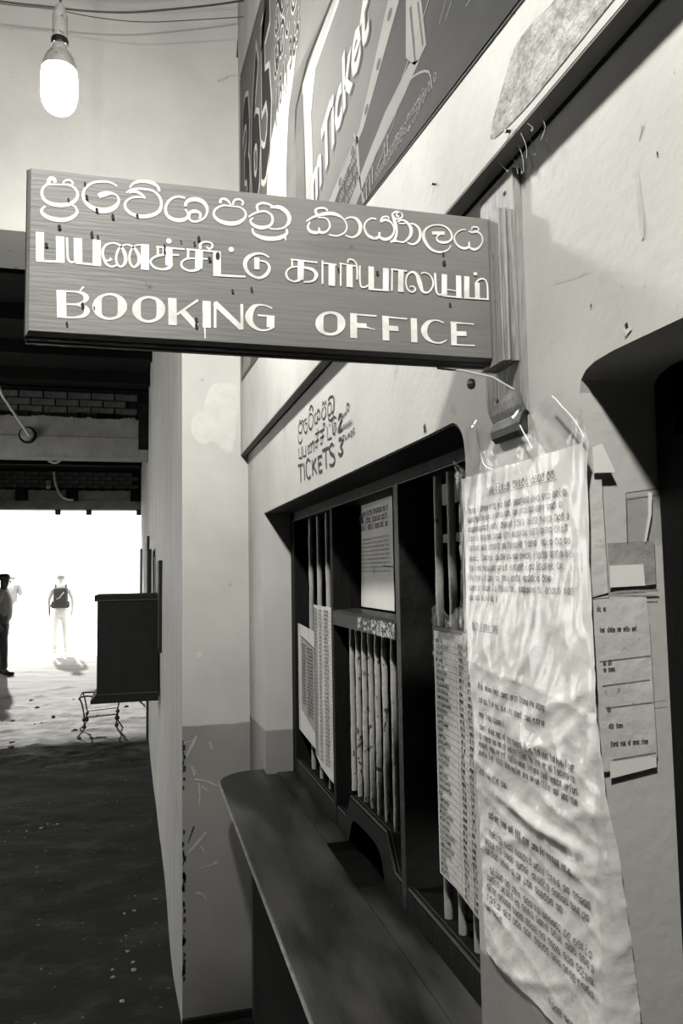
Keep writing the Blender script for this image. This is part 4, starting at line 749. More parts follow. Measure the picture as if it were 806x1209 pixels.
MB().box((.035, 1.832, .927), (.0905, 2.52, ZT - .0005), .0008).build('back_board', M['counter'], ct)
mb = MB(); n = 8
for i in range(n + 1):
    a = math.pi * i / n; mb.v += [(.035 + 0, 1.696 - .136 * math.cos(a), ZT - .002 - .045 * math.sin(a)), (.17, 1.696 - .136 * math.cos(a), ZT - .002 - .045 * math.sin(a))]
mb.f = [(2 * i, 2 * i + 1, 2 * i + 3, 2 * i + 2) for i in range(n)]; mb.add([(.035, 1.56, ZT - .002), (.035, 1.832, ZT - .002), (.035, 1.832, ZT - .05), (.035, 1.56, ZT - .05)], [(0, 1, 2, 3)])
mb.build('coin_scoop', M['soot_and_shade'], ct, fix=False)
MB().box((-.070, -1.2, .0), (-.052, 2.36, ZT - .028), .002).build('shade_panel', M['soot_and_shade'], ct)  # added black panel standing in for the deep shade under the counter
MB().box((-.09, -1.2, .918), (-.002, 2.45, ZT - .028), .001).build('support_rail', M['black'], ct)

# ---------------------------------------------------------------- booking office sign
sg = empty('booking_office_sign', (-.1, .76, 1.90)); tag(sg, 'wooden board sign reading BOOKING OFFICE in three scripts, projecting from the wall', 'sign')
def fr(o, y):  # rectangle ring around the face, grown by o
    return [(-.5015 - o, y, 1.8295 - o), (-.030, y, 1.8295 - o), (-.030, y, 1.9870 + o * .3), (-.5015 - o, y, 1.9870 + o * .3)]
RG = [fr(-.0005, .745), fr(.0006, .746), fr(.0008, .748), fr(.0032, .750), fr(.0042, .753), fr(.0045, .758), fr(.0035, .763), fr(.0048, .766), fr(.0048, .772)]
mb = MB(); mb.add([p for r in RG for p in r], [(0, 1, 2, 3), tuple(i + 4 * (len(RG) - 1) for i in (3, 2, 1, 0))] + [(4 * k + i, 4 * k + (i + 1) % 4, 4 * k + 4 + (i + 1) % 4, 4 * k + 4 + i) for k in range(len(RG) - 1) for i in range(4)])
board = mb.build('board', M['wood_sign'], sg)
mb = MB(); mb.add([p for r in RG[3:] for p in [(q[0] + (.0 if i in (1, 2) else -.0004), q[1], q[2] - (.0006 if i < 2 else -.0003)) for i, q in enumerate(r)]],
                  [(4 * k + i, 4 * k + (i + 1) % 4, 4 * k + 4 + (i + 1) % 4, 4 * k + 4 + i) for k in range(len(RG) - 4) for i in (0, 3)])
mb.build('dark_moulding', M['wood_rail'], sg, fix=False)
for z0, z1 in ((1936, 2100), (1881.5, 1936), (1700, 1881.5)):
    rows = [s for s in SIGN_STROKES if z0 <= sum(p[1] - .02 * (p[0] + 260) * 0 for p in s[1]) / len(s[1]) < z1]
    mb = MB(); strokes(mb, rows, lambda a, b: (a / 1000, .7446, b / 1000), 4, (0, -1.5e-5, 0)); tag(mb.build('white_lettering', M['letter'], sg), kind='stuff')
mb = MB(); rr = random.Random(9)
STAIN = [(94, 232, 4), (92, 216, 3), (75, 235, 3), (105, 247, 4), (122, 255, 4), (66, 268, 4), (100, 276, 4), (106, 279, 3), (53, 289, 4), (148, 253, 3), (216, 281, 4), (211, 286, 3), (196, 284, 2), (178, 290, 3), (178, 297, 3), (237, 300, 5), (228, 305, 4), (91, 360, 4), (75, 382, 3), (103, 363, 2), (213, 377, 4), (213, 384, 4), (276, 341, 3), (254, 343, 3), (516, 311, 5), (515, 300, 3), (522, 361, 4), (429, 322, 4), (380, 318, 3)]
for x, y, r in STAIN:
    X = -.5015 + (x - 35.7) / (576 - 35.7) * .4700; Z = 1.9865 - (y - (197.5 + .1116 * (x - 33.7))) / (191.8 - .0448 * (x - 35)) * .157; r *= .00046
    poly(mb, [(X + r * math.cos(t) * rr.uniform(.6, 1.1), Z + 1.6 * r * math.sin(t) * rr.uniform(.6, 1.2)) for t in [k * math.pi / 4 for k in range(8)]], lambda a, b: (a, .7432, b))
tag(mb.build('dark_drips', M['chip'], sg), kind='stuff')
# moulded cleat at the wall end
def cleat_profile():
    return [(-.029, .746), (-.029, .7225), (-.0278, .7205), (-.0262, .7215), (-.0252, .7215), (-.0246, .7190), (-.0225, .7175), (-.0204, .7190), (-.0198, .7215), (-.0185, .7215), (-.0178, .7195), (-.0102, .7195), (-.0102, .775), (-.029, .775)]
MB().prism(cleat_profile(), lambda a, b, d: (a, b, d), 1.8215, 1.988).build('moulded_cleat', M['wood_side'], sg)
# wall bracket board
prof = [(-.0103, 2.036), (-.0103, 1.795), (-.0095, 1.786), (-.007, 1.777), (-.0035, 1.770), (.0, 1.766), (.0, 2.036)]
MB().prism(prof, lambda a, b, d: (a - .0003, d, b), .721, .802).build('bracket_board', M['wood_side'], sg)
MB().prism([(.0, 1.7665), (-.0035, 1.7695), (-.007, 1.766), (-.010, 1.757), (-.009, 1.749), (-.004, 1.744), (.0, 1.745)], lambda a, b, d: (a - .0003, d, b), .726, .795).build('bracket_foot', M['black'], sg)
for y, z in ((.79, 1.998), (.740, 2.016), (.775, 1.79)): MB().lathe([(0, -.0018), (.0025, -.0012), (.0025, 0)], (-.0105, y, z), 10, 'x').build('screw', M['steel'], sg)
MB().tube([(-.085, .768, 1.822), (-.060, .752, 1.816), (-.035, .735, 1.806), (-.017, .722, 1.790)], .0012, 6).build('wire', M['web'], sg)
MB().lathe([(0, -.006), (.004, -.004), (.005, 0), (.004, .005), (0, .007)], (-.045, .768, 1.806), 10).build('knob', M['black'], sg)

# ---------------------------------------------------------------- bare bulbs (the lamps of the room) and cables
def hanging_bulb(loc, label, bm_='bulb', zc=4.2):
    r = empty('hanging_bulb', loc); tag(r, label, 'light bulb', 'bare bulbs in the ticket hall')
    x, y, z = loc
    gl = MB().lathe([(.0, -.083), (.014, -.081), (.028, -.072), (.037, -.057), (.0405, -.038), (.0405, .004), (.0385, .022)], loc, 24).build('glass', M[bm_], r, smooth=True)
    MB().lathe([(.0385, .022), (.037, .036), (.032, .052), (.024, .066), (.017, .074), (.016, .086)], loc, 24).build('bulb_neck', M['porcelain'], r, smooth=True)
    MB().lathe([(.0185, .084), (.0195, .088), (.0195, .097), (.0185, .100)], loc, 20).build('collar', M['steel'], r)
    MB().lathe([(.0165, .098), (.0170, .12), (.0170, .150), (.0175, .152), (.0175, .158), (.014, .164), (.011, .18), (.005, .188)], loc, 20).build('lamp_holder', M['porcelain'], r, smooth=True)
    MB().tube([(x, y, z + .185), (x + .003, y, z + .6), (x, y, zc)], .003, 6).build('flex', M['cable'], r)
    return r
hanging_bulb((-.586, 1.8, 2.757), 'lit bare bulb in a white holder hanging at the upper left')
hanging_bulb((-.62, -.12, 2.80), 'lit bare bulb hanging above the near end of the counter, out of frame', 'bulb2')
for nm, P, r, lab in (('overhead_cable', [(-3.2, 3.66), (-1.6, 3.60), (-.956, 3.589), (-.71, 3.600), (-.597, 3.606), (-.452, 3.626), (-.303, 3.665), (-.149, 3.71), (-.031, 3.75)], .0035, 'thick black cable sagging across the top of the wall behind the bulb'),
                      ('overhead_cable', [(-3.2, 3.64), (-1.6, 3.59), (-.956, 3.58), (-.71, 3.592), (-.568, 3.588), (-.393, 3.600), (-.181, 3.648), (-.031, 3.685)], .0016, 'thin grey wire hanging just below the thick black cable')):
    mb = MB(); mb.tube([(p[0], 2.7, p[1]) for p in crom(P, 4)], r, 6); o = mb.build(nm, M['cable'] if r > .002 else M['rough_wall'], smooth=True); tag(o, lab, 'cable')

# ---------------------------------------------------------------- papers
def sheet(name, m, label, cat, nu, nv, fn, parent=None, thick=.0):
    v = [fn(i / nu, j / nv) for j in range(nv + 1) for i in range(nu + 1)]
    f = [(j * (nu + 1) + i, j * (nu + 1) + i + 1, (j + 1) * (nu + 1) + i + 1, (j + 1) * (nu + 1) + i) for j in range(nv) for i in range(nu)]
    o = obj(name, v, f, m, parent, smooth=True)
    if label: tag(o, label, cat)
    return o
def lerp(K, t):
    for (a, xa), (b, xb) in zip(K, K[1:]):
        if t <= b: return xa + (xb - xa) * (t - a) / (b - a) if b > a else xb
    return K[-1][1]
# big notice: u across (from the window side to the corner and round it), z down
LE = [(1.15, .866), (1.20, .868), (1.30, .870), (1.366, .878), (1.535, .892), (1.72, .897)]
RE = [(1.15, .588), (1.224, .592), (1.362, .602), (1.43, .608), (1.465, .613), (1.578, .616), (1.686, .612), (1.716, .606)]
CY_ = .621
def crease(q, z):
    h = 0
    h += .0014 * noise.noise(Vector((q * 9, z * 7, 1))) + .0011 * noise.noise(Vector((q * 26, z * 18, 4)))
    lo = min(1, max(0, (1.60 - z) / .12))
    for k, (dx, dz, fq, amp, sd) in enumerate(((.5, 1, 14, .0022, 2), (.9, 1, 26, .0014, 7), (-.2, 1, 22, .0010, 12))):
        r = 1 - abs(noise.noise(Vector(((q * dx + z * dz) * fq, (q - z) * 3.0, sd)))); h += lo * amp * r ** 12
    r = 1 - abs(noise.noise(Vector((q * 34, z * 5, 31)))); h += (1 - lo) * .0012 * r ** 10
    return h
def notice(q, z, lift=0.0):
    """q = y position measured along the sheet; beyond the wall corner it folds round it"""
    h = .003 + crease(q, z) + lift
    # rolled seam where the two sheets overlap
    h += .005 * math.exp(-((z - (1.338 + .25 * max(0, q - .72) * .2)) / .006) ** 2) * min(1, max(0, (.86 - q) / .1)) * min(1, max(.15, (q - .625) / .05))
    if q > .70 and z > 1.70: h += 0
    if q >= CY_: return (-h, q, z)
    over = CY_ - q; a = min(1.0, over / .012)
    fold = min(1, max(0, (1.50 - z) / .15))
    # lower part wraps on to the reveal, upper part sticks straight out past the corner
    wr = (-h * (1 - a) + over * .98, CY_ - h * a * .8 - over * .05, z); st = (-h - over * .1, q, z)
    return tuple(w * fold + s * (1 - fold) for w, s in zip(wr, st))
nt = empty('paper_notice', (-.005, .75, 1.4)); tag(nt, 'long wrinkled typed notice in clear plastic, taped beside the ticket window', 'notice')
ZT2, ZB2 = 1.716, 1.152
def nfn(u, t, lift=0.0):
    z = ZT2 + (ZB2 - ZT2) * t; l = lerp(LE, z); r = lerp(RE, z); r = r + (CY_ - .028 * min(1, max(0, (1.47 - z) / .25)) - r) * min(1, max(0, (1.50 - z) / .1)); return notice(l + (r - l) * u, z, lift)
sheet('sheet', M['paper'], None, None, 60, 170, nfn, nt)
inkf = lambda a, b: notice(a, b, .0009)
mb = MB(); inkrow(mb, .825, .665, 1.690, .0075, inkf, seed=1, w=.16, rot=.0); ribbon(mb, [(.825 - i * .01, 1.6875, .0006) for i in range(17)], inkf)
for i, z in enumerate((1.671, 1.660, 1.648, 1.6365, 1.6245, 1.612, 1.600, 1.588, 1.576, 1.564)):
    inkrow(mb, .879, (.64, .655, .64, .645, .64, .64, .66, .68, .642, .80)[i], z, .0062, inkf, seed=60 + i, w=.16)
text(mb, '2022.03.18', -.868, 1.6475, .0085, lambda a, b: notice(-a, b, .0012), sx=.8, bold=.01); text(mb, '75%', -.745, 1.5755, .0085, lambda a, b: notice(-a, b, .0012), sx=.8, bold=.01)
inkrow(mb, .872, .80, 1.530, .0070, inkf, seed=90, w=.16); ribbon(mb, [(.872 - i * .01, 1.5275, .0006) for i in range(8)], inkf)
for i, z in enumerate((1.458, 1.442, 1.425, 1.4105, 1.400, 1.390, 1.380, 1.357)):
    inkrow(mb, .862, (.70, .70, .79, .65, .648, .648, .648, .79)[i], z, .0060, inkf, LAT, seed=100 + i, w=.24)
inkrow(mb, .845, .66, 1.312, .0068, inkf, LAT, seed=120, w=.30)
for i, z in enumerate((1.292, 1.280, 1.268, 1.249, 1.239, 1.227, 1.2155, 1.2045)):
    inkrow(mb, .855 if i not in (0, 3) else .845, (.635, .635, .685, .632, .630, .632, .634, .81)[i], z, .0064, inkf, seed=130 + i, w=.16)
inkrow(mb, .72, .63, 1.168, .0066, inkf, seed=150, w=.16)
pt = mb.build('printed_text', M['ink_soft'], nt, fix=False); tag(pt, kind='stuff')
# clear plastic over the upper sheet and its loose loops on top
def film(u, t):
    z = 1.758 - t * .43; l = lerp(LE, min(z, 1.71)) + .004; r = lerp(RE, min(z, 1.71)) - .002
    q = l + (r - l) * u; top_ = max(0, z - 1.716)
    h = .006 + crease(q, z) * .8 + .0035 * abs(noise.noise(Vector((q * 22, z * 16, 50)))) + .0025 * (1 - abs(noise.noise(Vector((q * 40 + z * 10, z * 12, 60))))) ** 6
    z2 = z - top_ * (.45 + .5 * math.sin(u * 9.5) ** 2) if top_ else z
    return (-h - top_ * .12, q, z2)
sheet('plastic_film', M['film'], None, None, 70, 110, film, nt)
for P in ([(.862, 1.742), (.855, 1.775), (.835, 1.770), (.825, 1.745), (.815, 1.722), (.79, 1.712)], [(.70, 1.745), (.665, 1.768), (.640, 1.752), (.620, 1.735), (.605, 1.716)], [(.735, 1.765), (.72, 1.745), (.70, 1.722)]):
    C3 = crom(P, 4); mb = MB(); n = len(C3)
    for i, (a, b) in enumerate(C3): mb.v += [(-.004 - .004 * math.sin(i), a, b + .009), (-.012, a + .004, b), (-.003, a + .002, b - .007)]
    mb.f = [(3 * i + k, 3 * i + 3 + k, 3 * i + 4 + k, 3 * i + 1 + k) for i in range(n - 1) for k in (0, 1)]
    mb.build('plastic_loop', M['film'], nt, smooth=True, fix=False)
    mb = MB(); mb.tube([(-.0105, a, b + .002) for a, b in C3[len(C3) // 3:]], .0007, 5); mb.build('plastic_line', M['paper_white'], nt, smooth=True)  # thin white line along each loop

# station list taped over the bars on the right
sl = empty('station_list', (.085, 1.15, 1.3)); tag(sl, 'typed station name list in plastic, hung on the bars beside the long notice', 'station list')
def sfn(a, b, lift=0.0):
    t = max(0, (1.19 - a)) ; return (.096 - t * .10 - .0015 * math.sin(b * 60) * max(0, 1.2 - a) * 6 - lift, a, b)
def sgrid(u, t):
    z = 1.503 + (1.088 - 1.503) * t; return sfn(1.258 - (1.258 - .92) * u, z)
sheet('sheet', M['paper_old'], None, None, 24, 60, sgrid, sl)
NM = ['', 'COLOMBO FORT', 'RAGAMA', '', 'GAMPAHA', 'VEYANGODA', 'MIRIGAMA', 'POLGAHAWELA', 'KURUNAGALA', 'RAMBUKKANA', 'KADUGANNAWA', 'PERADENIYA', 'MATALE', 'WATTEGAMA', 'KANDY', 'GAMPOLA', 'NAWALAPITIYA', 'HATTON', 'TALAWAKALE', 'WATAGODA', 'OHIYA', 'HAPUTALE', 'DIYATALAWA', 'BANDARAWELA', 'ELLA', 'DEMODARA', 'BADULLA', 'MOUNT LAVINIA', 'MORATUWA', 'PANADURA', 'KALUTHARA SOUTH', 'ALUTHGAMA', 'AMBALANGODA', 'HIKKADUWA', 'GALLE', 'MATARA', 'BELIATTA']
mb = MB(); lines = MB(); n = len(NM); pitch = (1.478 - 1.094) / (n - 1); ms = lambda a, b: sfn(-a, b, .0008)
for i, s in enumerate(NM):
    z = 1.478 - i * pitch
    if s: text(mb, s, -1.250, z, .0098, ms, sx=.78 if len(s) < 14 else .70, bold=.02)
    else: inkrow(mb, 1.250, 1.215, z, .006, lambda a, b: sfn(a, b, .0008), LAT, seed=i, w=.28)
    for j, (c0, c1) in enumerate(((1.140, 1.115), (1.098, 1.075), (1.06, 1.035), (1.02, 1.0))): inkrow(mb, c0, c1, z, .0062, lambda a, b: sfn(a, b, .0008), LAT, seed=200 + i * 5 + j, w=.26)
    ribbon(lines, [(1.257 - k * .02, z - .0022, .0006) for k in range(14)], lambda a, b: sfn(a, b, .0006))
for a in (1.155, 1.108, 1.068, 1.028): ribbon(lines, [(a, 1.48 - k * .03, .0008) for k in range(14)], lambda a, b: sfn(a, b, .0006))
pt = mb.build('printed_text', M['ink'], sl, fix=False); tag(pt, kind='stuff'); tag(lines.build('ruled_lines', M['ink_soft'], sl, fix=False), kind='stuff')
def sfilm(u, t):
    z = 1.535 - t * .10; a = 1.252 - u * .19; x, y, zz = sfn(a, z, .004 + .004 * abs(noise.noise(Vector((a * 60, z * 40, 2))))); return (x, y, z + .008 * math.sin(u * 11) * max(0, z - 1.5) * 30)
sheet('plastic_film', M['film'], None, None, 30, 24, sfilm, sl)
MB().box((.088, 1.085, 1.498), (.100, 1.245, 1.506), .002).build('hanging_rod', M['steel'], sl)

# papers hung on the left bars
fd = empty('fare_table', (.10, 2.35, 1.3)); tag(fd, 'grey framed fare table with wide pale margin, hung on the leftmost window bars', 'notice')
ff = lambda d: (lambda a, b: (.104 - d + (2.49 - a) * .01, a, b))
fl_ = [(2.487, 1.438), (2.225, 1.425), (2.225, 1.085), (2.483, 1.100)]
MB().prism(fl_, lambda a, b, d: (d, a, b), .100, .1035).build('sheet', M['paper_old'], fd)
mb = MB(); poly(mb, [(2.42, 1.395), (2.228, 1.372), (2.228, 1.13), (2.42, 1.17)], lambda a, b: (.0995, a, b)); mb.build('printed_panel', M['paper_grey'], fd, fix=False)
mb = MB(); fi = lambda a, b: (.0990, a, b)
ribbon(mb, [(2.425, 1.40, .004), (2.228, 1.377, .004)], fi)
for i in range(20):
    inkrow(mb, 2.40, 2.345, 1.372 - i * .0095, .006, fi, LAT, seed=300 + i, w=.3); inkrow(mb, 2.325, 2.24, 1.366 - i * .0105, .006, fi, LAT, seed=340 + i, w=.3)
pt = mb.build('printed_text', M['ink'], fd, fix=False); tag(pt, kind='stuff')
s2 = empty('station_list', (.10, 2.1, 1.3)); tag(s2, 'narrow columned station list hung beside the grey framed fare table', 'station list')
def f2(a, b, l=0.0): return (.100 - l - .006 * math.sin((a - 2.0) * 14), a, b)
sheet('sheet', M['paper_old'], None, None, 12, 30, lambda u, t: f2(2.232 - u * .225 + .0 * t, 1.507 - t * (.435 + .03 * u)), s2)
mb = MB()
for i in range(40):
    z = 1.492 - i * .0106; inkrow(mb, 2.226, 2.16, z, .0066, lambda a, b: f2(a, b, .0008), LAT, seed=400 + i, w=.3, word=(7, 12)); inkrow(mb, 2.135, 2.10, z, .0060, lambda a, b: f2(a, b, .0008), LAT, seed=450 + i, w=.3)
    inkrow(mb, 2.075, 2.03, z, .0060, lambda a, b: f2(a, b, .0008), LAT, seed=500 + i, w=.3); ribbon(mb, [(2.23 - k * .02, z - .002, .0008) for k in range(12)], lambda a, b: f2(a, b, .0007))
pt = mb.build('printed_text', M['ink_soft'], s2, fix=False); tag(pt, kind='stuff')
# paper behind the upper middle pane
pm = MB().prism([(1.885, 1.772), (1.62, 1.772), (1.622, 1.512), (1.904, 1.512)], lambda a, b, d: (d + (a - 1.75) * .02, a, b), .150, .1508).build('printed_sheet', M['paper']); tag(pm, 'plain faded sheet hung behind the upper middle opening of the ticket window', 'paper sheet')
mb = MB(); fm = lambda a, b: (.1492 + (a - 1.75) * .02, a, b)
for i in range(3): inkrow(mb, 1.90 - .01, 1.65, 1.742 - i * .018, .012, fm, seed=600 + i, w=.2)
for i in range(9): inkrow(mb, 1.89, 1.64, 1.68 - i * .010, .0045, fm, LAT, seed=620 + i, w=.2)
pt = mb.build('printed_text', M['ink_soft'], pm, fix=False); tag(pt, kind='stuff')
mb = MB(); poly(mb, [(1.905, 1.745), (1.875, 1.752), (1.868, 1.728), (1.90, 1.722)], fm); mb.build('dark_print', M['ink'], pm, fix=False)
# notes behind the right bars
for a0, a1, z0, z1, lab in ((1.335, 1.17, 1.722, 1.762, 'small grey note behind the right window bars, upper one near the frame head'), (1.335, 1.22, 1.652, 1.668, 'thin grey paper strip behind the right window bars, below the upper note')):
    o = MB().box((.150, a1, z0), (.151, a0, z1)).build('note', M['paper_grey']); tag(o, lab, 'note')

# papers pasted on the reveal of the second opening
yr = .6245
def rp(name, m, loop, d, label=None, cat='paper'):
    o = MB().prism(loop, lambda a, b, dd: (a, dd, b), yr - d - .0006, yr - d).build(name, M[m])
    if label: tag(o, label, cat)
    return o
rp('paper_scrap', 'paper_white', [(.006, 1.712), (.016, 1.716), (.029, 1.689), (.006, 1.688)], .006, 'torn white paper scrap curling at the top corner beside the long notice')
rp('paper_strip', 'paper_old', [(.001, 1.6875), (.0165, 1.688), (.0185, 1.573), (.001, 1.572)], .002, 'narrow cream paper strip pasted just right of the long notice', 'paper')
rp('tape', 'tape', [(.021, 1.623), (.071, 1.625), (.0705, 1.584), (.021, 1.580)], .001, 'brown creased packing tape patch above the typed poster on the reveal', 'tape')
rp('paper_label', 'paper_white', [(.021, 1.602), (.057, 1.603), (.058, 1.583), (.021, 1.582)], .0022, 'small bright white label stuck on the brown tape')
t2 = rp('tape', 'film', [(.042, 1.670), (.0795, 1.675), (.0795, 1.626), (.041, 1.623)], .0012, 'clear tape square with a long glint on the pale reveal', 'tape')
mb = MB(); fy = lambda a, b: (a, yr - .0025, b)
ribbon(mb, [(.042, 1.670, .0008), (.0795, 1.675, .0010)], fy); ribbon(mb, [(.042, 1.670, .0005), (.041, 1.623, .0005)], fy); mb.build('tape_edge', M['chip'], t2, fix=False)
mb = MB(); ribbon(mb, [(.0685, 1.671, .0045), (.067, 1.65, .0035), (.0605, 1.624, .002)], fy); mb.build('tape_glint', M['paper_white'], t2, fix=False)  # white streak painted on for the glare across the tape
bigp = rp('instruction_sheet', 'paper_old', [(.002, 1.572), (.059, 1.573), (.061, 1.548), (.0625, 1.428), (.061, 1.420), (.005, 1.416)], .0015, 'old typed instruction sheet with torn lower edge on the reveal beside the black opening', 'notice')
mb = MB(); fb = lambda a, b: (a, yr - .0026, b)
for i, (a0, a1, z) in enumerate(((.006, .018, 1.561), (.008, .052, 1.542), (.010, .022, 1.512), (.010, .024, 1.506), (.012, .018, 1.470), (.013, .030, 1.455), (.014, .055, 1.439))): inkrow(mb, a0, a1, z, .0034, fb, LAT, seed=700 + i, w=.3, sx=.6)
for z, a0, a1 in ((1.516, .006, .060), (1.474, .010, .075), (1.494, .008, .058), (1.4275, .015, .061)): ribbon(mb, [(a0, z - .001, .0007), (a1, z + .002, .0006)], fb)
pt = mb.build('printed_text', M['ink_soft'], bigp, fix=False); tag(pt, kind='stuff')
mb = MB(); poly(mb, [(.012, 1.424), (.055, 1.4265), (.061, 1.424), (.061, 1.4165), (.012, 1.410)], fb); mb.build('torn_flap', M['paper_white'], bigp, fix=False)
mb = MB(); ribbon(mb, crom([(.0, 1.5725, .0012), (.03, 1.5775, .0025), (.072, 1.578, .002)], 3), fb); ribbon(mb, [(.02, 1.5745, .0015), (.07, 1.5735, .001)], fb); mb.build('curled_edge', M['tape'], bigp, fix=False)

# ---------------------------------------------------------------- dark box on the passage wall and other things along it
bx = empty('wall_box', (-.46, 5.1, .85)); tag(bx, 'black wooden box hatch projecting from the passage wall, seen end on', 'box')
MB().box((-.655, 5.0, .86), (-.285, 5.42, 1.46), .004).build('body', M['boxwood'], bx)
MB().box((-.672, 4.985, 1.455), (-.285, 5.43, 1.485), .006).build('lid', M['boxwood'], bx)
MB().box((-.672, 4.985, 1.445), (-.285, 4.997, 1.458), .003).build('lid_moulding', M['rough_wall'], bx)
MB().prism([(-.655, .875), (-.690, .842), (-.690, .822), (-.285, .822), (-.285, .875)], lambda a, b, d: (a, d, b), 4.98, 5.43).build('base_moulding', M['boxwood'], bx)
MB().box((-.66, 4.974, .872), (-.285, 4.984, .879), .002).build('base_bead', M['rough_wall'], bx)
MB().box((-.292, 4.62, 1.15), (-.264, 5.0, 1.69), .003).build('wall_board', M['boxwood'], bx)
sf = empty('wooden_shutter', (-.3, 6.2, 1.5)); tag(sf, 'dark narrow shutter with a pale edge standing off the passage wall above the black box', 'shutter')
MB().box((-.345, 5.9, 1.05), (-.315, 6.4, 1.80), .004).build('leaf', M['boxwood'], sf); MB().box((-.300, 5.60, 1.05), (-.290, 5.63, 1.74), .002).build('edge_strip', M['paper_grey'], sf)
for x, y, z0, z1, r, lab in ((-.318, 7.9, .0, 2.0, .017, 'thin black downpipe on the passage wall behind the box'), (-.385, 10.2, .0, 1.95, .018, 'grey pipe further along the passage wall, nearer the bright exit')):
    mb = MB().tube([(x, y, z0), (x, y, z1)], r, 10); mb.lathe([(r * 1.3, 0), (r * 1.3, .05)], (x, y, 1.0), 10)
    o = mb.build('wall_pipe', M['black'] if y < 9 else M['concrete']); tag(o, lab, 'pipe')
# wire stand on the ground
st = empty('metal_stand', (-.78, 8.15, 0)); tag(st, 'low black wrought iron stand with twisted legs on the rough ground', 'stand')
def leg(x0, x1, y):
    z0 = fz(x0, y) ; P = [(x0 - .03 * (1 if x0 < -.78 else -1), y, z0), (x1, y, .09), (x1, y, .15), (x1, y, .20), (x1 - .02 * (1 if x0 < -.78 else -1), y, .32), (x1 - .045 * (1 if x0 < -.78 else -1), y, .39)]
    mb = MB().tube(crom(P, 4), .008, 6)
    for z in (.11, .18): mb.lathe([(0, -.028), (.019, -.012), (.021, .0), (.014, .016), (0, .03)], (x1, y, z), 8)
    mb.build('leg', M['steel'], st)
for y in (8.15, 8.55): leg(-.97, -.93, y); leg(-.60, -.62, y)
for y in (8.15, 8.55): MB().tube([(-.93, y, .20), (-.62, y, .215)], .007, 6).build('cross_bar', M['steel'], st)
for x in (-.93, -.62): MB().tube([(x, 8.15, .205), (x, 8.55, .205)], .007, 6).build('side_bar', M['steel'], st)
mb = MB().tube(crom([(-.98, 8.15, .375), (-.97, 8.15, .40), (-.90, 8.15, .41), (-.80, 8.15, .395), (-.62, 8.15, .39), (-.575, 8.15, .39)], 4), .009, 6); mb.tube([(-.98, 8.55, .39), (-.575, 8.55, .39)], .009, 6); mb.tube([(-.98, 8.15, .39), (-.98, 8.55, .39)], .009, 6); mb.tube([(-.575, 8.15, .39), (-.575, 8.55, .39)], .009, 6)
mb.build('top_frame', M['steel'], st)
# fittings and loose cables on the two lintels
fx = empty('round_fitting', (-1.53, 8.3, 3.06)); tag(fx, 'white round fitting with a slanting rod on the nearer passage lintel', 'fitting')
MB().lathe([(.0, -.12), (.062, -.115), (.066, -.09), (.066, 0)], (-1.53, 8.42, 3.075), 18, 'y').build('cap', M['concrete'], fx)
MB().lathe([(.0, -.03), (.088, -.028), (.09, -.0)], (-1.53, 8.40, 3.075), 18, 'y').build('back_plate', M['soot_and_shade'], fx)
MB().tube([(-1.50, 8.27, 3.05), (-1.72, 8.0, 3.40), (-1.78, 7.9, 3.60)], .013, 8).build('rod', M['cable_white'], fx)
for P, lab in (([(-1.50, 9.6, 3.5), (-1.50, 9.6, 3.2), (-1.47, 9.6, 3.02), (-1.43, 9.6, 2.975), (-1.38, 9.6, 2.965), (-1.33, 9.6, 2.99), (-1.29, 9.6, 3.06), (-1.3, 9.6, 3.3), (-1.3, 9.6, 3.55)], 'short loop of white cable hanging behind the nearer lintel'),
               ([(-1.95, 14.9, 3.55), (-1.93, 14.9, 3.40), (-1.87, 14.9, 3.20), (-1.78, 14.9, 3.08), (-1.68, 14.95, 3.04), (-1.60, 15.03, 3.05)], 'long white cable curving down to the lintel over the exit')):
    mb = MB().tube(crom(P, 4), .013 if P[0][1] < 10 else .022, 8); o = mb.build('loose_cable', M['cable_white'], smooth=True); tag(o, lab, 'cable')
fb2 = empty('small_lamp', (-2.05, 14.95, 3.3)); tag(fb2, 'small round white lamp fixed on the brick over the passage exit', 'lamp')
MB().lathe([(0, -.045), (.035, -.03), (.045, 0), (.035, .03), (0, .045)], (-2.05, 14.97, 3.28), 14).build('globe', M['cable_white'], fb2, smooth=True)
MB().box((-2.09, 14.95, 3.34), (-2.01, 15.04, 3.40), .005).build('bracket', M['concrete'], fb2)

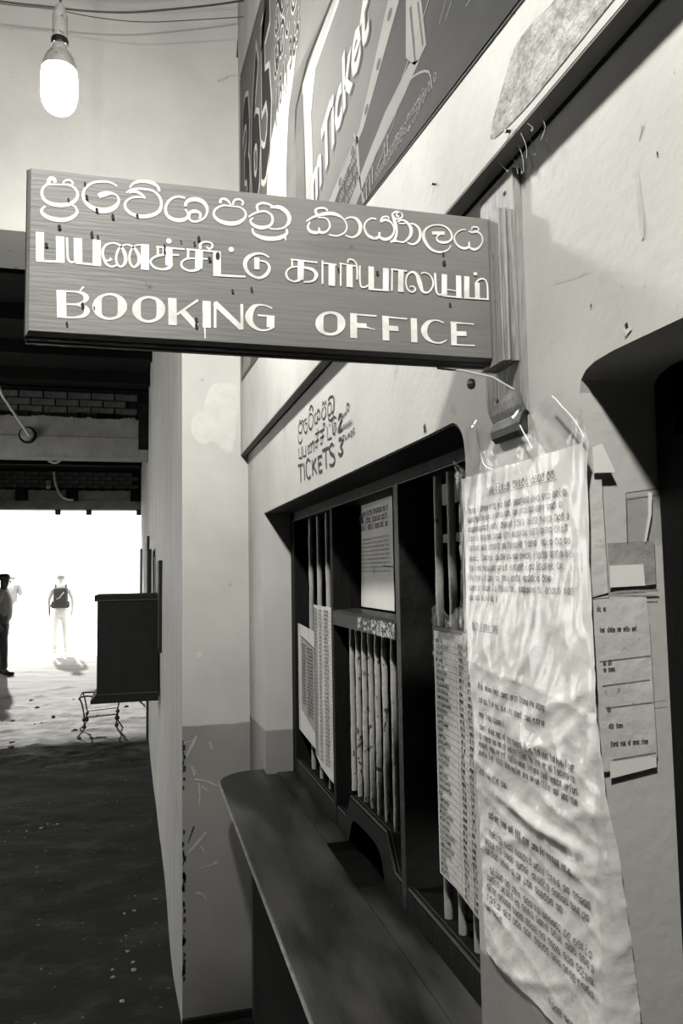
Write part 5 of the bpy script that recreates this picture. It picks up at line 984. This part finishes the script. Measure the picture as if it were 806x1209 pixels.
# ---------------------------------------------------------------- people
def person(loc, rz, H, label, mats, hair='short', arms=((0, -.02), (0, .06)), stride=.0, pack=False, belly=0.0):
    r = empty('person', loc, rz); tag(r, label, 'person'); k = H / 1.74
    V = lambda *p: (p[0] * k, p[1] * k, p[2] * k)
    sk, sh, tr, ho = mats
    vs = [V(0, 0, .95), V(0, .01, 1.10), V(0, .015, 1.28), V(0, 0, 1.42), V(0, .0, 1.50), V(0, .015, 1.58), V(0, .02, 1.66)]; ra = [(.145, .10), (.135, .10 + belly), (.155, .115 + belly * .6), (.12, .08), (.052, .055), (.072, .085), (.070, .085)]
    ed = [(0, 1), (1, 2), (2, 3), (3, 4), (4, 5), (5, 6)]
    def add(a, p, rad): vs.append(V(*p)); ra.append(rad); ed.append((a, len(vs) - 1)); return len(vs) - 1
    hands = []
    for sgn, (ex, ey) in zip((-1, 1), arms):
        a = add(3, (sgn * .17, 0, 1.42), .055); b = add(a, (sgn * (.225 + ex), ey - .02, 1.14), .040); c = add(b, (sgn * (.225 + ex * .6), ey + .05, .90), .026); d = add(c, (sgn * (.22 + ex * .5), ey + .065, .83), .032)
        hp = Vector((sgn * (.22 + ex * .5), ey + .07, .80))
        for fi_ in range(4):
            e = add(d, tuple(hp + Vector((0, -.027 + fi_ * .018, -.02))), .010); g = add(e, tuple(hp + Vector((-sgn * .012, -.027 + fi_ * .018, -.055 + abs(fi_ - 1.6) * .006))), .008)
        e = add(d, tuple(hp + Vector((-sgn * .01, .045, .0))), .011); add(e, tuple(hp + Vector((-sgn * .015, .055, -.03))), .009)
    for sgn in (-1, 1):
        s_ = stride * sgn
        a = add(0, (sgn * .085, 0, .86), .088); b = add(a, (sgn * .10, s_ * .5 + .01, .49), .058); c = add(b, (sgn * .105, s_, .10), .040); d = add(c, (sgn * .11, s_ + .06, .045), .040); add(d, (sgn * .12, s_ + .16, .03), .030)
    ra = [tuple(x * k for x in q) if isinstance(q, tuple) else q * k for q in ra]
    v, f = skin(vs, ed, ra, 1)
    c, s = math.cos(rz), math.sin(rz)
    def loc_obj(nm, v, f, m, par=r):
        o = obj(nm, v, f, m, None, True); o.parent = par; return o
    loc_obj('body', v, f, sk)
    # face: nose, ears, brow, mouth
    mb = MB(); mb.lathe([(0, -.02), (.011, -.012), (.008, .01), (0, .03)], (0, .105, 1.60), 8); loc_obj('nose', [V(*p) for p in mb.v], mb.f, sk)
    mb = MB(); mb.box((-.022, .098, 1.562), (.022, .103, 1.568)); loc_obj('mouth', [V(*p) for p in mb.v], mb.f, M['shoe'])
    for sg_ in (-1, 1):
        mb = MB(); mb.lathe([(0, -.03), (.012, -.02), (.014, .01), (0, .03)], (sg_ * .073, .02, 1.61), 8); loc_obj('ear', [V(*p) for p in mb.v], mb.f, sk)
        mb = MB(); mb.lathe([(0, -.006), (.008, 0), (0, .006)], (sg_ * .028, .096, 1.622), 8); loc_obj('eye', [V(*p) for p in mb.v], mb.f, M['shoe'])
    # shirt with sleeves
    vs2 = [V(0, 0, .90), V(0, .01, 1.02), V(0, .015, 1.14), V(0, .015, 1.28), V(0, 0, 1.41), V(0, 0, 1.47)]; ra2 = [(.158, .122 + belly * .6), (.156, .120 + belly), (.154, .118 + belly), (.172, .132 + belly * .5), (.135, .095), (.066, .066)]; ed2 = [(i, i + 1) for i in range(5)]
    for sgn, (ex, ey) in zip((-1, 1), arms):
        vs2 += [V(sgn * .17, 0, 1.42), V(sgn * (.205 + ex * .6), (ey - .02) * .6, 1.27), V(sgn * (.215 + ex * .7), (ey - .02) * .8, 1.19)]; ra2 += [.070, .060, .058]; n_ = len(vs2); ed2 += [(4, n_ - 3), (n_ - 3, n_ - 2), (n_ - 2, n_ - 1)]
    v, f = skin(vs2, ed2, [tuple(x * k for x in q) if isinstance(q, tuple) else q * k for q in ra2], 1); loc_obj('shirt', v, f, sh)
    # trousers
    vs3 = [V(0, 0, .97), V(0, 0, .88)]; ra3 = [(.150, .108), (.145, .110)]; ed3 = [(0, 1)]
    for sgn in (-1, 1):
        s_ = stride * sgn; vs3 += [V(sgn * .085, 0, .80), V(sgn * .10, s_ * .5 + .01, .49), V(sgn * .105, s_ * .8, .25), V(sgn * .105, s_, .10)]; ra3 += [.098, .074, .064, .060]; n_ = len(vs3); ed3 += [(1, n_ - 4), (n_ - 4, n_ - 3), (n_ - 3, n_ - 2), (n_ - 2, n_ - 1)]
    v, f = skin(vs3, ed3, [tuple(x * k for x in q) if isinstance(q, tuple) else q * k for q in ra3], 1); loc_obj('trousers', v, f, tr)
    for sgn in (-1, 1):
        s_ = stride * sgn; v, f = skin([V(sgn * .105, s_ - .03, .045), V(sgn * .11, s_ + .06, .042), V(sgn * .12, s_ + .17, .030)], [(0, 1), (1, 2)], [.046 * k, .046 * k, .036 * k], 1); loc_obj('shoe', v, f, ho)
    # hair / cap
    mb = MB(); n = 12
    mb.lathe([(.084, -.03), (.088, .02), (.080, .06), (.055, .088), (.0, .098)], (0, .0, 1.655), 16)
    hv = [V(x, y * 1.15 + .008 - (.012 if z < 1.66 else 0), z) for x, y, z in mb.v]
    loc_obj('hair', hv, mb.f, M['shoe'] if hair != 'cap' else M['concrete'])
    if hair == 'cap':
        mb = MB(); mb.lathe([(.098, .0), (.100, .03), (.085, .075), (.05, .098), (0, .103)], (0, .005, 1.675), 16); mb.prism([(-.06, .08), (.06, .08), (.045, .165), (-.045, .165)], lambda a, b, d: (a, b, d), 1.672, 1.682)
        loc_obj('cap', [V(*p) for p in mb.v], mb.f, M['white_cloth'])
    if pack:
        bp = MB().box((-.15, -.34, .98), (.15, -.12, 1.42), .05); po = loc_obj('backpack', [V(*p) for p in bp.v], bp.f, M['pack'])
        q = MB().box((-.19, -.30, .97), (.19, -.14, 1.13), .04); loc_obj('backpack_pocket', [V(*p) for p in q.v], q.f, M['pack'])
        q = MB().tube([(-.08, -.345, 1.17), (-.02, -.35, 1.20), (.03, -.35, 1.27), (.07, -.345, 1.32)], .018, 6); loc_obj('backpack_tape', [V(*p) for p in q.v], q.f, M['paper_grey'])
        for sg_ in (-1, 1):
            q = MB().tube(crom([(sg_ * .10, -.20, 1.36), (sg_ * .11, -.10, 1.47), (sg_ * .11, .03, 1.48), (sg_ * .12, .14, 1.38), (sg_ * .13, .14, 1.22), (sg_ * .14, -.08, 1.08)], 4), .018, 6); loc_obj('backpack_strap', [V(*p) for p in q.v], q.f, M['pack'])
        q = MB().tube([(-.18, -.2, 1.08), (-.22, -.19, .98), (-.225, -.19, .84)], .016, 6); loc_obj('loose_strap', [V(*p) for p in q.v], q.f, M['pack'])
    return r
person((-2.58, 13.7, fz(-2.58, 13.7)), math.radians(-90), 1.66, 'person in grey shirt and dark trousers standing side on at the left edge', (M['skin'], M['shirt'], M['jeans'], M['shoe']), arms=((0, -.06), (0, -.08)), stride=.05, belly=.03)
person((-2.06, 17.7, -.01), math.radians(4), 1.70, 'person in pale clothes and cap with a dark backpack, walking away in the glare', (M['skin_glare'], M['white_cloth'], M['white_cloth'], M['paper_white']), hair='cap', pack=True, stride=.10, arms=((.03, .02), (.03, -.02)))  # washed-out glare put into the pale skin and clothes
person((-3.55, 21.0, -.01), math.radians(170), 1.70, 'faint person in white clothes further out in the glare, between the other two', (M['skin_glare'], M['concrete'], M['white_cloth'], M['paper_white']), hair='cap', stride=.06)
